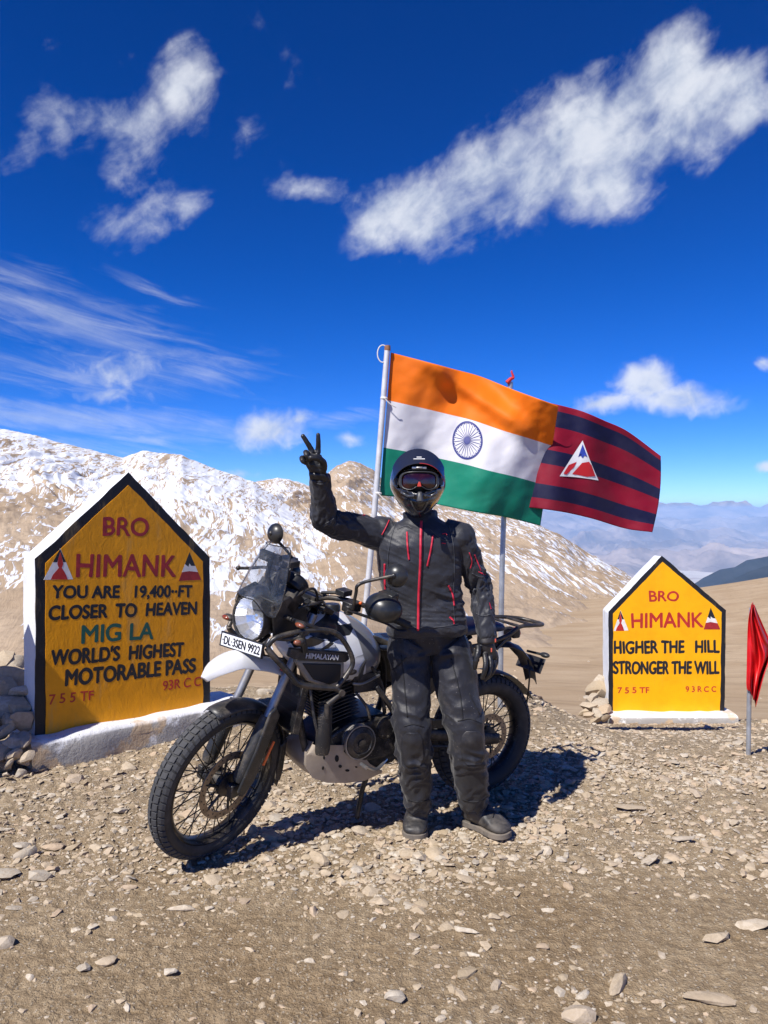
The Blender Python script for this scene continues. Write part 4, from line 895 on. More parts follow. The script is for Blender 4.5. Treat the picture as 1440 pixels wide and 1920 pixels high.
class Plane:
    """sign front: o bottom-left corner, x along it, z up, n out of it"""
    def __init__(s, A, B):
        s.A = np.array(A, float); d = np.array([B[0] - A[0], B[1] - A[1], 0]); s.w = np.linalg.norm(d); s.x = d / s.w
        s.n = np.array([s.x[1], -s.x[0], 0]); s.z = np.array([0, 0, 1.])
    def hit(s, px, py):
        r = np.array([(px - CX) / F, 1, -(py - CY) / F]); o = np.array([0, 0, EYE]); t = ((s.A - o) @ s.n) / (r @ s.n); P = o + r * t - s.A
        return P @ s.x, P[2] + s.A[2]
    def P(s, u, z, out=0): return np.array([s.A[0], s.A[1], 0]) + s.x * u + s.z * z + s.n * out
def build_sign(name, label, A, B, outline, thick, border, yellow, lines, emblems, plinth):
    pl = Plane(A, B); root = empty(name, pl.P(pl.w / 2, plinth['z0'])); tag(root, label, 'sign', 'roadside pass signs')
    ro = np.array(root.location)
    def PP(u, z, out=0): return pl.P(u, z, out) - ro
    pts = [pl.hit(*q) for q in outline]           # bottom-left, shoulder-left, apex, shoulder-right, bottom-right
    # subdivided outline with hand-plastered wobble
    def poly(pp, sub=10, wob=.006, seed=0):
        out = []
        for i in range(len(pp)):
            a, b = np.array(pp[i]), np.array(pp[(i + 1) % len(pp)])
            for k in range(sub):
                p = a + (b - a) * k / sub; q = p + wob * np.array([float(fbm(np.array(p[0] * 9.), np.array(p[1] * 9.), oct=3, seed=seed)), float(fbm(np.array(p[0] * 9.), np.array(p[1] * 9.), oct=3, seed=seed + 5))]); out.append(q)
        return out
    body = [(p[0], p[1]) for p in pts]
    body[0] = (pts[0][0], plinth['z0'] - .15); body[-1] = (pts[-1][0], plinth['z0'] - .15)
    ol = poly(body, 12, .007, 3)
    g = G(); g.prism([PP(u, z, -thick) for u, z in ol], [PP(u, z, 0) for u, z in ol]); g.build('slab', M['whitewash'], root, bevel=.022, seg=3)
    # black border (proud of the slab) and yellow panel (proud of the border)
    g = G(); c = np.mean(np.array(pts), 0); bo = poly([(p[0], p[1]) for p in pts], 30, .006, 7)
    g.prism([PP(u, z, -.004) for u, z in bo], [PP(u, z, .004) for u, z in bo]); g.build('border', M['sign_black'], root)
    def inset(pp, w):
        out = []; n = len(pp)
        for i in range(n):
            a, b, c_ = np.array(pp[i - 1]), np.array(pp[i]), np.array(pp[(i + 1) % n])
            e1 = (b - a) / np.linalg.norm(b - a); e2 = (c_ - b) / np.linalg.norm(c_ - b)
            n1 = np.array([e1[1], -e1[0]]); n2 = np.array([e2[1], -e2[0]])
            w1 = 0 if i == 0 else w; w2 = 0 if i == n - 1 else w
            Am = np.array([n1, n2]); out.append(b + np.linalg.solve(Am, np.array([w1, w2])))
        return out
    ip = inset([pts[0], pts[1], pts[2], pts[3], pts[4]], border); yo = poly(ip, 30, .0075, 9)
    g = G(); g.prism([PP(u, z, .003) for u, z in yo], [PP(u, z, .008) for u, z in yo]); pan = g.build('painted_panel', yellow, root)
    for (s, x0, y0, x1, y1, hpx, mt, bold) in lines:
        u0, z0 = pl.hit(x0, y0); u1, z1 = pl.hit(x1, y1); zt = pl.hit((x0 + x1) / 2, (y0 + y1) / 2 - hpx)[1]; zm = pl.hit((x0 + x1) / 2, (y0 + y1) / 2)[1]; h = zt - zm
        xx = pl.x * (u1 - u0) + pl.z * (z1 - z0)
        pos = pl.P(u0, z0, .0081) - ro
        text(s, pos, xx, pl.z, float(np.linalg.norm(xx)), h, mt, pan, 'lettering', bold=bold + .012, align='L', rough=h * .035)
    for polys in emblems:
        g0 = None
        for k, (mt, pp) in enumerate(polys):
            q = [pl.hit(*p) for p in pp]; g = G(); g.prism([PP(u, z, .0070 + .0002 * k) for u, z in q], [PP(u, z, .0084 + .0004 * k) for u, z in q])
            o = g.build('emblem', mt, pan, smooth=False)
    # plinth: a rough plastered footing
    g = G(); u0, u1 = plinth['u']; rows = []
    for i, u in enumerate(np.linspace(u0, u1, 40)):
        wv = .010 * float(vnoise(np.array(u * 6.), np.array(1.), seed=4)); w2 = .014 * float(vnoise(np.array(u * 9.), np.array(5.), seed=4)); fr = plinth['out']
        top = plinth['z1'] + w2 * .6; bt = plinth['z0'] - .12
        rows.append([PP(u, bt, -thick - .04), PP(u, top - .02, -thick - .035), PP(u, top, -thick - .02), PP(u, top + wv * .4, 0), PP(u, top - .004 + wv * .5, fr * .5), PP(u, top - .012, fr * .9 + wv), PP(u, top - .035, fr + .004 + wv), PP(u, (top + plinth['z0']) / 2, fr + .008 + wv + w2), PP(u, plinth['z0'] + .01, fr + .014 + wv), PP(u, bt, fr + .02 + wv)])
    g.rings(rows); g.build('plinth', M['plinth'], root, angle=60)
    return pl
RD, BK, GN, WH, DR = M['paint_red'], M['paint_black'], M['paint_green'], M['paint_white'], M['paint_dark_red']
LA, LB = (-2.07, 4.55, 0), (-1.222, 5.382, 0)
def tri_plain(x0, x1, xa, ya, yb0, yb1):          # the three-band mountain triangle
    def L(t): return (xa + (x0 - xa) * t, ya + (yb0 - ya) * t)
    def Rr(t): return (xa + (x1 - xa) * t, ya + (yb1 - ya) * t)
    a, b = .50, .66
    return [(BK, [L(0), Rr(.62), L(.62)][::1]), (WH, [L(.42), ((L(.5)[0] * .6 + Rr(.5)[0] * .4), L(.5)[1] + 1), (xa, L(.40)[1]), ((L(.5)[0] * .35 + Rr(.5)[0] * .65), L(.48)[1]), Rr(.50), Rr(.75), L(.75)]), (DR, [L(.70), (xa, L(.66)[1]), Rr(.72), Rr(1), L(1)])]
def tri_tower(x0, x1, xa, ya, yb0, yb1):
    L = lambda t: (xa + (x0 - xa) * t, ya + (yb0 - ya) * t); Rr = lambda t: (xa + (x1 - xa) * t, ya + (yb1 - ya) * t)
    H = yb0 - ya; W = (x1 - x0)
    f = lambda a, b: (xa + W * a, ya + H * b)
    return [(WH, [L(0), Rr(1), L(1)]), (BK, [L(.02), Rr(.44), f(.10, .44), f(0, .10), f(-.10, .44), L(.44)]),
            (RD, [f(0, .12), f(.07, .35), f(.10, .50), f(.05, .62), f(.12, .72), f(.20, .86), f(.25, .99), f(-.32, .99), f(-.25, .84), f(-.14, .72), f(-.05, .62), f(-.10, .50), f(-.07, .35)])]
left_lines = [('BRO', 192.5, 1004, 277, 1004, 35, DR, .010), ('HIMANK', 141, 1081, 328, 1080, 42, DR, .008),
              ('YOU ARE   19,400··FT', 97, 1121.5, 358, 1118.5, 23, BK, .026), ('CLOSER  TO  HEAVEN', 90.5, 1161.5, 367, 1150.5, 25, BK, .026),
              ('MIG LA', 152.5, 1205, 286, 1197, 33, GN, .014), ("WORLD'S  HIGHEST", 94, 1246.5, 342, 1229, 27, BK, .026),
              ('MOTORABLE PASS', 122, 1285.5, 364, 1259.5, 29, BK, .026), ('93R C C', 304, 1294, 375, 1285, 18, RD, .0), ('7 5 5 TF', 90.5, 1320.5, 174, 1311.5, 19, RD, .0)]
SL = build_sign('milestone_sign', 'large mustard yellow pass sign at left reading MIG LA, world\'s highest motorable pass', LA, LB,
           [(66, 1388), (66, 1048), (241, 886), (393, 1045), (393, 1320)], .21, .058, M['sign_yellow'], left_lines,
           [tri_tower(80.5, 136, 112, 1028, 1087, 1086), tri_plain(334, 376, 354, 1035, 1089, 1087)], dict(z0=.0, z1=.172, u=(-.06, 1.42), out=.12))
RA, RB = (2.777, 9.50, 0), (4.23, 9.50, 0)
right_lines = [('BRO', 1217, 1127, 1272.5, 1127, 20, RD, .01), ('HIMANK', 1184, 1177, 1318, 1175, 28.5, RD, .008), ('HIGHER THE   HILL', 1151, 1225, 1348, 1223, 24, BK, .022),
               ('STRONGER THE WILL', 1150.5, 1263, 1348, 1263, 24.5, BK, .022), ('7 5 5 TF', 1158, 1299.5, 1217, 1299, 11.5, RD, .012), ('9 3 R C C', 1285.5, 1297, 1342, 1297, 11, RD, .012)]
SR = build_sign('milestone_sign', 'smaller, brighter yellow pass sign at right reading higher the hill stronger the will', RA, RB,
           [(1141, 1336), (1141, 1147), (1241, 1042), (1361, 1144), (1358, 1336)], .27, .055, M['sign_yellow_new'], right_lines,
           [tri_tower(1150, 1178, 1163, 1144, 1183, 1182), tri_plain(1319, 1350, 1332, 1139, 1180, 1180)], dict(z0=-1.16, z1=-.96, u=(-.04, 1.51), out=.20))

# ------------------------------------------------------------------ flags and poles
def mat_cloth(name, bands, axis='v', bump=.001, sheen=.0, trans=.25):
    """woven flag cloth; bands = [(upper limit of v, colour), ...] from the bottom edge up"""
    m = bpy.data.materials.new(name); m.use_nodes = True; t = NT(m.node_tree); b = m.node_tree.nodes['Principled BSDF']
    a = t.n('ShaderNodeAttribute', attribute_name='vv').outputs['Fac']; a2 = t.n('ShaderNodeAttribute', attribute_name='uu').outputs['Fac']
    c = bands[0][1]
    for i in range(1, len(bands)): c = t.mix(t.m('GREATER_THAN', a, bands[i - 1][0]), c, bands[i][1])
    n = t.noise(t.n('ShaderNodeTexCoord').outputs['Object'], 4, 4, .6); c = t.mix(t.m('MULTIPLY', t.ss(n, .4, .7), .04), c, (.3, .27, .25))
    b.inputs['Roughness'].default_value = .62; b.inputs['Specular IOR Level'].default_value = .3; b.inputs['Sheen Weight'].default_value = sheen
    t.l(c, b.inputs['Base Color']); tr = t.n('ShaderNodeBsdfTranslucent'); t.l(c, tr.inputs[0])
    mx = t.n('ShaderNodeMixShader'); mx.inputs[0].default_value = trans; t.l(b.outputs[0], mx.inputs[1]); t.l(tr.outputs[0], mx.inputs[2])
    t.l(mx.outputs[0], m.node_tree.nodes['Material Output'].inputs[0])
    bn = t.n('ShaderNodeBump'); bn.inputs['Distance'].default_value = bump; CXY = t.n('ShaderNodeCombineXYZ'); t.l(a2, CXY.inputs[0]); t.l(a, CXY.inputs[1])
    t.l(t.m('ADD', t.noise(CXY.outputs[0], 14, 5, .6, 1), t.m('MULTIPLY', t.noise(t.map(CXY.outputs[0], scl=(6, 1, 1)), 9, 3, .6), .5)), bn.inputs['Height']); t.l(bn.outputs[0], b.inputs['Normal'])
    return m
class Cloth:
    def __init__(s, top, bot, Y, wave, nu=150, nv=90):
        s.top = catmull([(x, y, 0) for x, y in top], 12); s.bot = catmull([(x, y, 0) for x, y in bot], 12); s.Y = Y; s.wave = wave; s.nu = nu; s.nv = nv
    def P(s, u, v):                        # v = 0 bottom, 1 top; arrays
        u = np.asarray(u, float); v = np.asarray(v, float)
        def ev(C): k = np.linspace(0, 1, len(C)); return np.stack([np.interp(u, k, C[:, 0]), np.interp(u, k, C[:, 1])], -1)
        q = ev(s.bot) * (1 - v[..., None]) + ev(s.top) * v[..., None]
        Y = s.Y + s.wave(u, v)
        return np.stack([(q[..., 0] - CX) / F * Y, Y, EYE - (q[..., 1] - CY) / F * Y], -1)
    def build(s, name, mt, parent=None):
        U, V_ = np.meshgrid(np.linspace(0, 1, s.nu), np.linspace(0, 1, s.nv)); P = s.P(U, V_)
        me = new_mesh(name, P.reshape(-1, 3), grid_faces(s.nv, s.nu))
        for n_, arr in (('uu', U), ('vv', V_)):
            a = me.attributes.new(n_, 'FLOAT', 'POINT'); a.data.foreach_set('value', arr.astype(np.float32).ravel())
        o = link(name, me, mt, parent); so = o.modifiers.new('thickness', 'SOLIDIFY'); so.thickness = .0012; so.offset = 1; return o
    def patch(s, name, polys, mt, parent, off=-.004, sub=5):
        """printed or sewn shapes following the cloth: polys in (u, v)"""
        g = G()
        for pp in polys:
            pts = []
            for i in range(len(pp)):
                a, b = np.array(pp[i]), np.array(pp[(i + 1) % len(pp)])
                for k in range(sub): pts.append(a + (b - a) * k / sub)
            c = np.mean(pts, 0); rows = []
            for f in (0.001, .35, .7, 1.0):
                q = c + (np.array(pts) - c) * f; rows.append(s.P(q[:, 0], q[:, 1]) + np.array([0, off, 0]))
            g.rings(rows, caps=False)
        return g.build(name, mt, parent, angle=None)
def wave_india(u, v):
    w = .10 * np.sin(2 * np.pi * (u * 1.15 - .28 * v) + .4) * sstep(0, .35, u)
    w = w + .085 * np.sin(2 * np.pi * (u * .9 + v * .9) - .3) * sstep(.05, .5, u) * (.3 + .7 * v)
    w = w + .007 * np.sin(2 * np.pi * (u * 4.2 + v * .8)) * sstep(0, .2, u) + .003 * np.sin(2 * np.pi * (u * 7 - v * 1.3))
    w = w + .012 * fbm(u * 7 - v * 3, v * 5 + u * 2, oct=3, seed=14)
    w = w - .095 * np.exp(-((v - (1.08 - .44 * u)) / .085) ** 2) * sstep(.05, .3, u) * sstep(.95, .6, u)      # the long diagonal fold under the top edge
    return w + .10 * u
YF = 5.8
india = Cloth([(733, 661), (802, 679), (850, 692), (901, 706), (961, 730), (1005, 746), (1047, 761)], [(712, 929), (760, 934), (830, 948), (890, 960), (950, 970), (1013, 986)], YF, wave_india)
fl = india.build('flag', mat_cloth('tricolour_cloth', [(.335, (.008, .26, .165)), (.667, (.78, .77, .80)), (1.01, (.93, .215, .006))], trans=.30))
tag(fl, 'saffron, white and green national flag with blue wheel, flying from the white pole', 'flag')
navy = mat('print_navy', (.012, .02, .17), .6)
cu_, cv_ = .482, .512; ru, rv = .088, .142
ang = np.linspace(0, 2 * np.pi, 48, endpoint=False)
def ell(k, a): return (cu_ + ru * k * math.cos(a), cv_ + rv * k * math.sin(a))
segs = [[ell(.90, a), ell(1.0, a), ell(1.0, a + .135), ell(.90, a + .135)] for a in ang]
india.patch('wheel_ring', segs, navy, fl, sub=2)
spk = []
for i in range(24):
    a = i / 24 * 2 * math.pi; spk.append([ell(.16, a - .12), ell(.5, a - .035), ell(.90, a - .012), ell(.90, a + .012), ell(.5, a + .035), ell(.16, a + .12)])
    spk.append([ell(.84, a + .131 - .035), ell(.9, a + .131 - .035), ell(.9, a + .131 + .035), ell(.84, a + .131 + .035)])
india.patch('wheel_spokes', spk, navy, fl, sub=2)
india.patch('wheel_hub', [[ell(.2, a) for a in np.linspace(0, 2 * np.pi, 14, endpoint=False)]], navy, fl, sub=1, off=-.005)
def wave_second(u, v):
    w = .07 * np.sin(2 * np.pi * (u * 1.1 - .15 * v) + 2.1) + .014 * np.sin(2 * np.pi * (u * 4 + v * .5)) + .012 * fbm(u * 6, v * 4, oct=3, seed=31)
    return w + .16 * u
crim, nav = (.26, .003, .024), (.008, .009, .050)
second = Cloth([(948, 738), (1000, 749), (1046, 759), (1091, 771), (1134, 789), (1177, 809), (1239, 855)], [(942, 944), (980, 950), (1014, 954), (1060, 961), (1112, 973), (1172, 991), (1223, 998)], 5.93, wave_second)
second.P_ = second.P
def P2(u, v):
    P = second.P_(u, v); bulge = np.sin(np.pi * np.asarray(v)) * sstep(.75, 1, np.asarray(u, float)); P[..., 0] += .026 * bulge; return P
second.P = P2
f2 = second.build('flag', mat_cloth('striped_cloth', [(.10, crim), (.235, nav), (.43, crim), (.565, nav), (.79, crim), (.94, nav), (1.01, crim)], trans=.22))
tag(f2, 'crimson and navy striped flag with a white bordered mountain triangle, behind the tricolour', 'flag')
inv_cache = []
def uv2(px, py, U0=.35, V0=.5):            # cloth coordinates of a place on the second flag (its own fabric pattern)
    u, v = U0, V0
    for _ in range(25):
        P = second.P(np.array(u), np.array(v)); f_ = np.array([CX + F * P[0] / P[1] - px, CY - F * (P[2] - EYE) / P[1] - py]); e = 1e-3
        Pu = second.P(np.array(u + e), np.array(v)); Pv = second.P(np.array(u), np.array(v + e)); pj = lambda P: np.array([CX + F * P[0] / P[1], CY - F * (P[2] - EYE) / P[1]])
        J = np.stack([(pj(Pu) - pj(P)) / e, (pj(Pv) - pj(P)) / e], 1); d = np.linalg.solve(J, f_); u -= d[0]; v -= d[1]
    return (u, v)
tc = [uv2(*p) for p in ((1092, 826), (1122, 901), (1049, 893))]
TW = [uv2(*p) for p in ((1092, 829), (1119.5, 898.5), (1053, 891.5))]
wht = mat('badge_white', (.74, .74, .76), .6); rdd = mat('badge_red', (.55, .012, .02), .6); blu = mat('badge_blue', (.02, .05, .35), .6)
second.patch('badge', [tc], wht, f2, off=-.006)
badge = f2.children[0]
second.patch('badge_shape', [[uv2(*p) for p in ((1092, 833), (1101, 857), (1096, 853), (1092, 859), (1087, 853), (1083.5, 857))]], blu, badge, off=-.009, sub=3)
second.patch('badge_shape', [[uv2(*p) for p in ((1081, 866), (1076, 876), (1062, 890), (1056, 888), (1066, 872))]], rdd, badge, off=-.009, sub=3)
second.patch('badge_shape', [[uv2(*p) for p in ((1091, 868), (1104, 866), (1109, 873), (1116, 893), (1100, 894), (1072, 889), (1082, 878))]], rdd, badge, off=-.009, sub=3)
M['pole_white'] = mat('pole_white', (.62, .62, .63), .45, .2, var=.12, vscale=12, dust=.3, dcol=(.32, .25, .18))
M['pole_steel'] = mat('pole_steel', (.42, .44, .47), .4, .6, var=.2, vscale=10)
g = G(); p0 = np.array([-.225, YF - .03, -.1]); p1 = at(726.5, 650, YF - .03); g.tube([p0, p0 * .5 + p1 * .5 + (.012, 0, 0), p1], [.023, .022, .021], 14, sub=8)
po = g.build('flagpole', M['pole_white']); tag(po, 'white pole leaning slightly, carrying the tricolour flag', 'flagpole')
g = G(); g.lathe([(.001, .012), (.022, .008), (.024, -.02), (.0225, -.03)], p1, (0, 0, 1), 16); g.build('pole_cap', mat('rust', (.25, .11, .05), .8, var=.3), po)
rope = mat('rope', (.66, .63, .60), .8)
g = G(); a = np.linspace(.3, 5.9, 20); g.tube([p1 + np.array([-.035 + .040 * math.cos(q), -.01, -.055 + .065 * math.sin(q)]) for q in a], .0045, 6); g.build('halyard_loop', rope, po)
for py_, dx in ((747, 0), (925, -.005), (1000, 0)):
    q = at(720 - (py_ - 747) * .063, py_, YF - .03); g = G(); g.lathe([(.025, -.010), (.030, 0), (.025, .010)], q, (.05, 0, 1), 14); g.tube([q + (0, -.03, 0), q + (.05, -.035, -.05), q + (.09, -.02, -.07)], .0035, 6, sub=3); g.build('rope_tie', rope, po)
g = G(); q1 = at(957, 716, 5.99); g.tube([(.905, 5.99, -.12), (.925, 5.99, 1.2), q1], .021, 14, sub=6); p2o = g.build('flagpole', M['pole_steel']); tag(p2o, 'upright grey steel pole rising behind the motorcycle seat, under the flags', 'flagpole')
g = G(); rd_cloth = mat('red_rag', (.55, .02, .02), .7); g.tube([q1 + (-.03, -.02, -.01), q1 + (.0, -.02, .02), q1 + (.02, -.02, .03), q1 + (.006, -.02, .075), q1 + (.012, -.02, .085)], [.018, .014, .010, .007, .003], 8, sub=4); g.build('red_rag', rd_cloth, p2o)
# little red marker flag on the right
g = G(); g.tube([at(1403, 1432, 4.78), at(1405, 1290, 4.78), at(1409, 1140, 4.78)], .014, 12, sub=4); mp = g.build('marker_pole', M['pole_steel']); tag(mp, 'short grey steel marker pole with a red flag, at the right edge', 'pole')
g = G(); rows = []
L_ = [(1409, 1131), (1403, 1160), (1401, 1200), (1400, 1250), (1400, 1292), (1409, 1300)]; Rr_ = [(1414, 1132), (1424, 1158), (1442, 1200), (1452, 1218), (1434, 1262), (1417, 1324)]
for i in range(len(L_)): L_[i] = (*L_[i], 0); Rr_[i] = (*Rr_[i], 0)
Lc, Rc_ = catmull(L_, 8), catmull(Rr_, 8)
for i in range(len(Lc)):
    row = []
    for s_ in np.linspace(0, 1, 40):
        q = Lc[i] * (1 - s_) + Rc_[i] * s_; k = i / len(Lc)
        row.append(at(q[0], q[1] + 3 * math.sin(s_ * 9 + k * 5), 4.77 + (.035 * math.sin(s_ * 13 + k * 4.5) + .02 * math.sin(s_ * 24 - k * 7)) * min(1, s_ * 3) - .015))
    rows.append(row)
g.sheet(rows, .001); rf = g.build('flag', mat('red_satin', (.52, .003, .006), .45, var=.1), angle=None); tag(rf, 'small plain red satin flag hanging folded on the short pole at right', 'flag')

# an added, unseen post left of the frame, there to shade the mustard sign
g = G(); rows = []
for z, k in ((-.05, 1.06), (.02, 1.05), (.4, 1.0), (.8, .98), (1.2, .97), (1.40, .95), (1.43, .90)):
    ring = []
    for i, (x, y) in enumerate([(-3.05, 3.85), (-2.9, 3.84), (-2.7, 3.85), (-2.46, 3.86), (-2.43, 3.95), (-2.43, 4.12), (-2.45, 4.24), (-2.7, 4.26), (-2.9, 4.25), (-3.04, 4.24), (-3.06, 4.05)]):
        w = .012 * float(vnoise(np.array(x * 9. + z * 3), np.array(y * 9. + z * 5), seed=2)); ring.append((-2.74 + (x + 2.74) * k + w, 4.05 + (y - 4.05) * k + w, z))
    rows.append(ring)
g.rings(rows); tag(g.build('added_shade_post', M['whitewash'], None, bevel=.01), 'added whitewashed post, unseen left of the picture, put there to shade the mustard sign', 'post')

# ------------------------------------------------------------------ the rider
def solid(g, voxel, smooth_it=2, name='tmp'):
    """fuse the collected tubes and rings into one continuous skin"""
    me = new_mesh(name, np.concatenate(g.V), g.F); o = bpy.data.objects.new(name, me); COL.objects.link(o)
    md = o.modifiers.new('r', 'REMESH'); md.mode = 'VOXEL'; md.voxel_size = voxel
    if smooth_it: s = o.modifiers.new('s', 'SMOOTH'); s.iterations = smooth_it; s.factor = .5
    dg = bpy.context.evaluated_depsgraph_get(); out = bpy.data.meshes.new_from_object(o.evaluated_get(dg)); bpy.data.objects.remove(o)
    return out
def co_of(me):
    n = len(me.vertices); a = np.empty(n * 3, np.float32); me.vertices.foreach_get('co', a); b = np.empty(n * 3, np.float32); me.vertices.foreach_get('normal', b)
    return a.reshape(-1, 3).astype(float), b.reshape(-1, 3).astype(float)
def set_co(me, V): me.vertices.foreach_set('co', V.astype(np.float32).ravel()); me.update()
def limb_param(V, pts):
    """nearest place on a bone chain: distance along it, angle round it, distance from it"""
    pts = np.asarray(pts, float); best = np.full(len(V), 1e9); T = np.zeros(len(V)); A = np.zeros(len(V)); acc = 0
    for a, b in zip(pts[:-1], pts[1:]):
        d = b - a; L = np.linalg.norm(d); d = d / L; t = np.clip((V - a) @ d, 0, L); q = a + t[:, None] * d; r = V - q; ds = np.linalg.norm(r, axis=1)
        e1 = np.cross(d, [0, 1, 0]); e1 /= np.linalg.norm(e1) + 1e-9; e2 = np.cross(d, e1); an = np.arctan2(r @ e2, r @ e1); m = ds < best
        best[m] = ds[m]; T[m] = (acc + t)[m]; A[m] = an[m]; acc += L
    return T, A, best
def A3(*p): return at(*p)
RSh, REl, RWr = A3(716, 1003, 3.50), A3(612, 975, 3.37), A3(598.5, 893, 3.25)
LSh, LEl, LWr = A3(861, 1010, 3.50), A3(899, 1100, 3.55), A3(913, 1196, 3.50)
neck, chest, waist, pelv = A3(788, 978, 3.50), A3(784, 1060, 3.50), A3(793, 1140, 3.53), A3(803, 1195, 3.56)
RHip, RKn, RAn = A3(768, 1220, 3.54), A3(773, 1375, 3.46), A3(784, 1525, 3.60)
LHip, LKn, LAn = A3(842, 1220, 3.56), A3(874, 1375, 3.47), A3(889, 1522, 3.61)
man = empty('person', (float(pelv[0]), float(pelv[1]), 0)); MO = np.array([pelv[0], pelv[1], 0])
tag(man, 'rider in dark grey jacket and trousers and black helmet, leaning on motorcycle, raising two fingers', 'person')
def bodypart(me, name, mt, parent=man):
    V, _ = co_of(me); set_co(me, V - MO); me.polygons.foreach_set('use_smooth', np.ones(len(me.polygons), bool)); return link(name, me, mt, parent)
def mat_fabric(name, col, dust=.25, rough=.72, fine=900, weave=.0003, pos=.55, speck=.25):
    m = bpy.data.materials.new(name); m.use_nodes = True; t = NT(m.node_tree); b = m.node_tree.nodes['Principled BSDF']
    oc = t.n('ShaderNodeTexCoord').outputs['Object']; n = t.noise(oc, 5, 5, .6); c = t.mix(t.ss(n, .35, .65), tuple(x * .82 for x in col), tuple(x * 1.12 for x in col))
    d = t.noise(oc, 11, 6, .7, .3); c = t.mix(t.m('MULTIPLY', t.ss(d, pos, pos + .25), dust), c, (.24, .21, .185))
    v = t.vor(oc, 75); c = t.mix(t.m('MULTIPLY', t.m('MULTIPLY', t.ss(v, .14, .07), t.ss(n, .5, .56)), speck), c, (.36, .32, .28))
    t.l(c, b.inputs['Base Color']); b.inputs['Roughness'].default_value = rough; b.inputs['Specular IOR Level'].default_value = .4; b.inputs['Sheen Weight'].default_value = .12
    bn = t.n('ShaderNodeBump'); bn.inputs['Distance'].default_value = .0013; t.l(t.noise(oc, 38, 6, .62, .6), bn.inputs['Height'])
    b2 = t.n('ShaderNodeBump'); b2.inputs['Distance'].default_value = weave; t.l(t.noise(oc, fine, 2, .5), b2.inputs['Height']); t.l(bn.outputs[0], b2.inputs['Normal']); t.l(b2.outputs[0], b.inputs['Normal'])
    return m
M['jacket'] = mat_fabric('jacket_fabric', (.023, .024, .031), .08, rough=.50)
M['trouser'] = mat_fabric('trouser_fabric', (.016, .016, .021), .26, rough=.52, pos=.54, speck=.6)
M['glove'] = mat('glove_leather', (.013, .013, .015), .42, bump=.0006, bscale=180, dust=.1)
M['knee'] = mat('knee_panel', (.020, .020, .024), .5, bump=.0008, bscale=120, dust=.28, dcol=(.2, .18, .16))
M['boot'] = mat('boot_leather', (.022, .021, .022), .5, bump=.001, bscale=90, dust=.55, dcol=(.15, .13, .11), dscale=10, dpos=.50)
M['sole'] = mat('boot_sole', (.10, .088, .075), .85, dust=.8, dcol=(.22, .18, .14), dpos=.45)
M['zip'] = mat('zip_red', (.52, .018, .045), .5)
M['helmet'] = mat('helmet_shell', (.014, .014, .017), .27, coat=.5)
M['helmet_dark'] = mat('helmet_trim', (.008, .008, .009), .4)
M['visor_lens'] = mat('goggle_lens', (.022, .003, .005), .10, coat=.6, var=.5, vscale=16)

def oval(c, ax, bx, rx, ry, n=36, e=2.2, front=0):
    a = np.linspace(0, 2 * np.pi, n, endpoint=False); ca, sa = np.cos(a), np.sin(a)
    x = rx * np.abs(ca) ** (2 / e) * np.sign(ca); y = ry * np.abs(sa) ** (2 / e) * np.sign(sa)
    return np.array(c) + x[:, None] * np.array(ax) + y[:, None] * np.array(bx)
def torso_rings(k=1.0, hem=True):
    ex, ey = np.array([1, .06, 0]), np.array([-.06, 1, 0]); R_ = []
    spec = [(A3(803, 1186, 3.56), .176, .136), (A3(802, 1176, 3.555), .183, .142), (A3(799, 1150, 3.55), .174, .128), (A3(795, 1120, 3.54), .172, .126), (A3(789, 1085, 3.52), .182, .128), (A3(786, 1050, 3.51), .190, .130),
            (A3(787, 1022, 3.50), .192, .126), (A3(788, 1003, 3.50), .180, .112), (A3(789, 991, 3.50), .160, .100), (A3(789, 982, 3.50), .122, .086), (A3(789, 971, 3.50), .075, .075), (A3(789, 957, 3.50), .070, .070)]
    for c, rx, ry in spec: R_.append(oval(c, ex, ey, rx * k, ry * k, e=2.35))
    return R_
# the continuous body under the clothes
def limbs(g, k):
    g.rings(torso_rings(k)); g.tube([RSh * .6 + neck * .4, RSh, RSh * .5 + REl * .5, REl, REl * .5 + RWr * .5, RWr], np.array([.070, .072, .065, .056, .051, .042]) * k, 16, sub=3)
    g.tube([LSh * .6 + neck * .4, LSh, LSh * .5 + LEl * .5, LEl, LEl * .5 + LWr * .5, LWr], np.array([.066, .065, .056, .049, .047, .040]) * k, 16, sub=3)
g = G(); limbs(g, .72)
for H_, K_, A_ in ((RHip, RKn, RAn), (LHip, LKn, LAn)): g.tube([pelv, H_, H_ * .5 + K_ * .5, K_, K_ * .5 + A_ * .5, A_], [.09, .085, .075, .058, .045, .03], 14, sub=2)
g.tube([neck, A3(785, 920, 3.48)], [.05, .05], 14, sub=2); g.ball(A3(783, 905, 3.46), (.072, .088, .10)); g.tube([RWr, A3(592, 862, 3.22)], [.03, .02], 10, sub=2); g.tube([LWr, A3(916, 1228, 3.49)], [.03, .02], 10, sub=2)
bodypart(solid(g, .012, 2), 'body', mat('skin', (.35, .19, .13), .5))

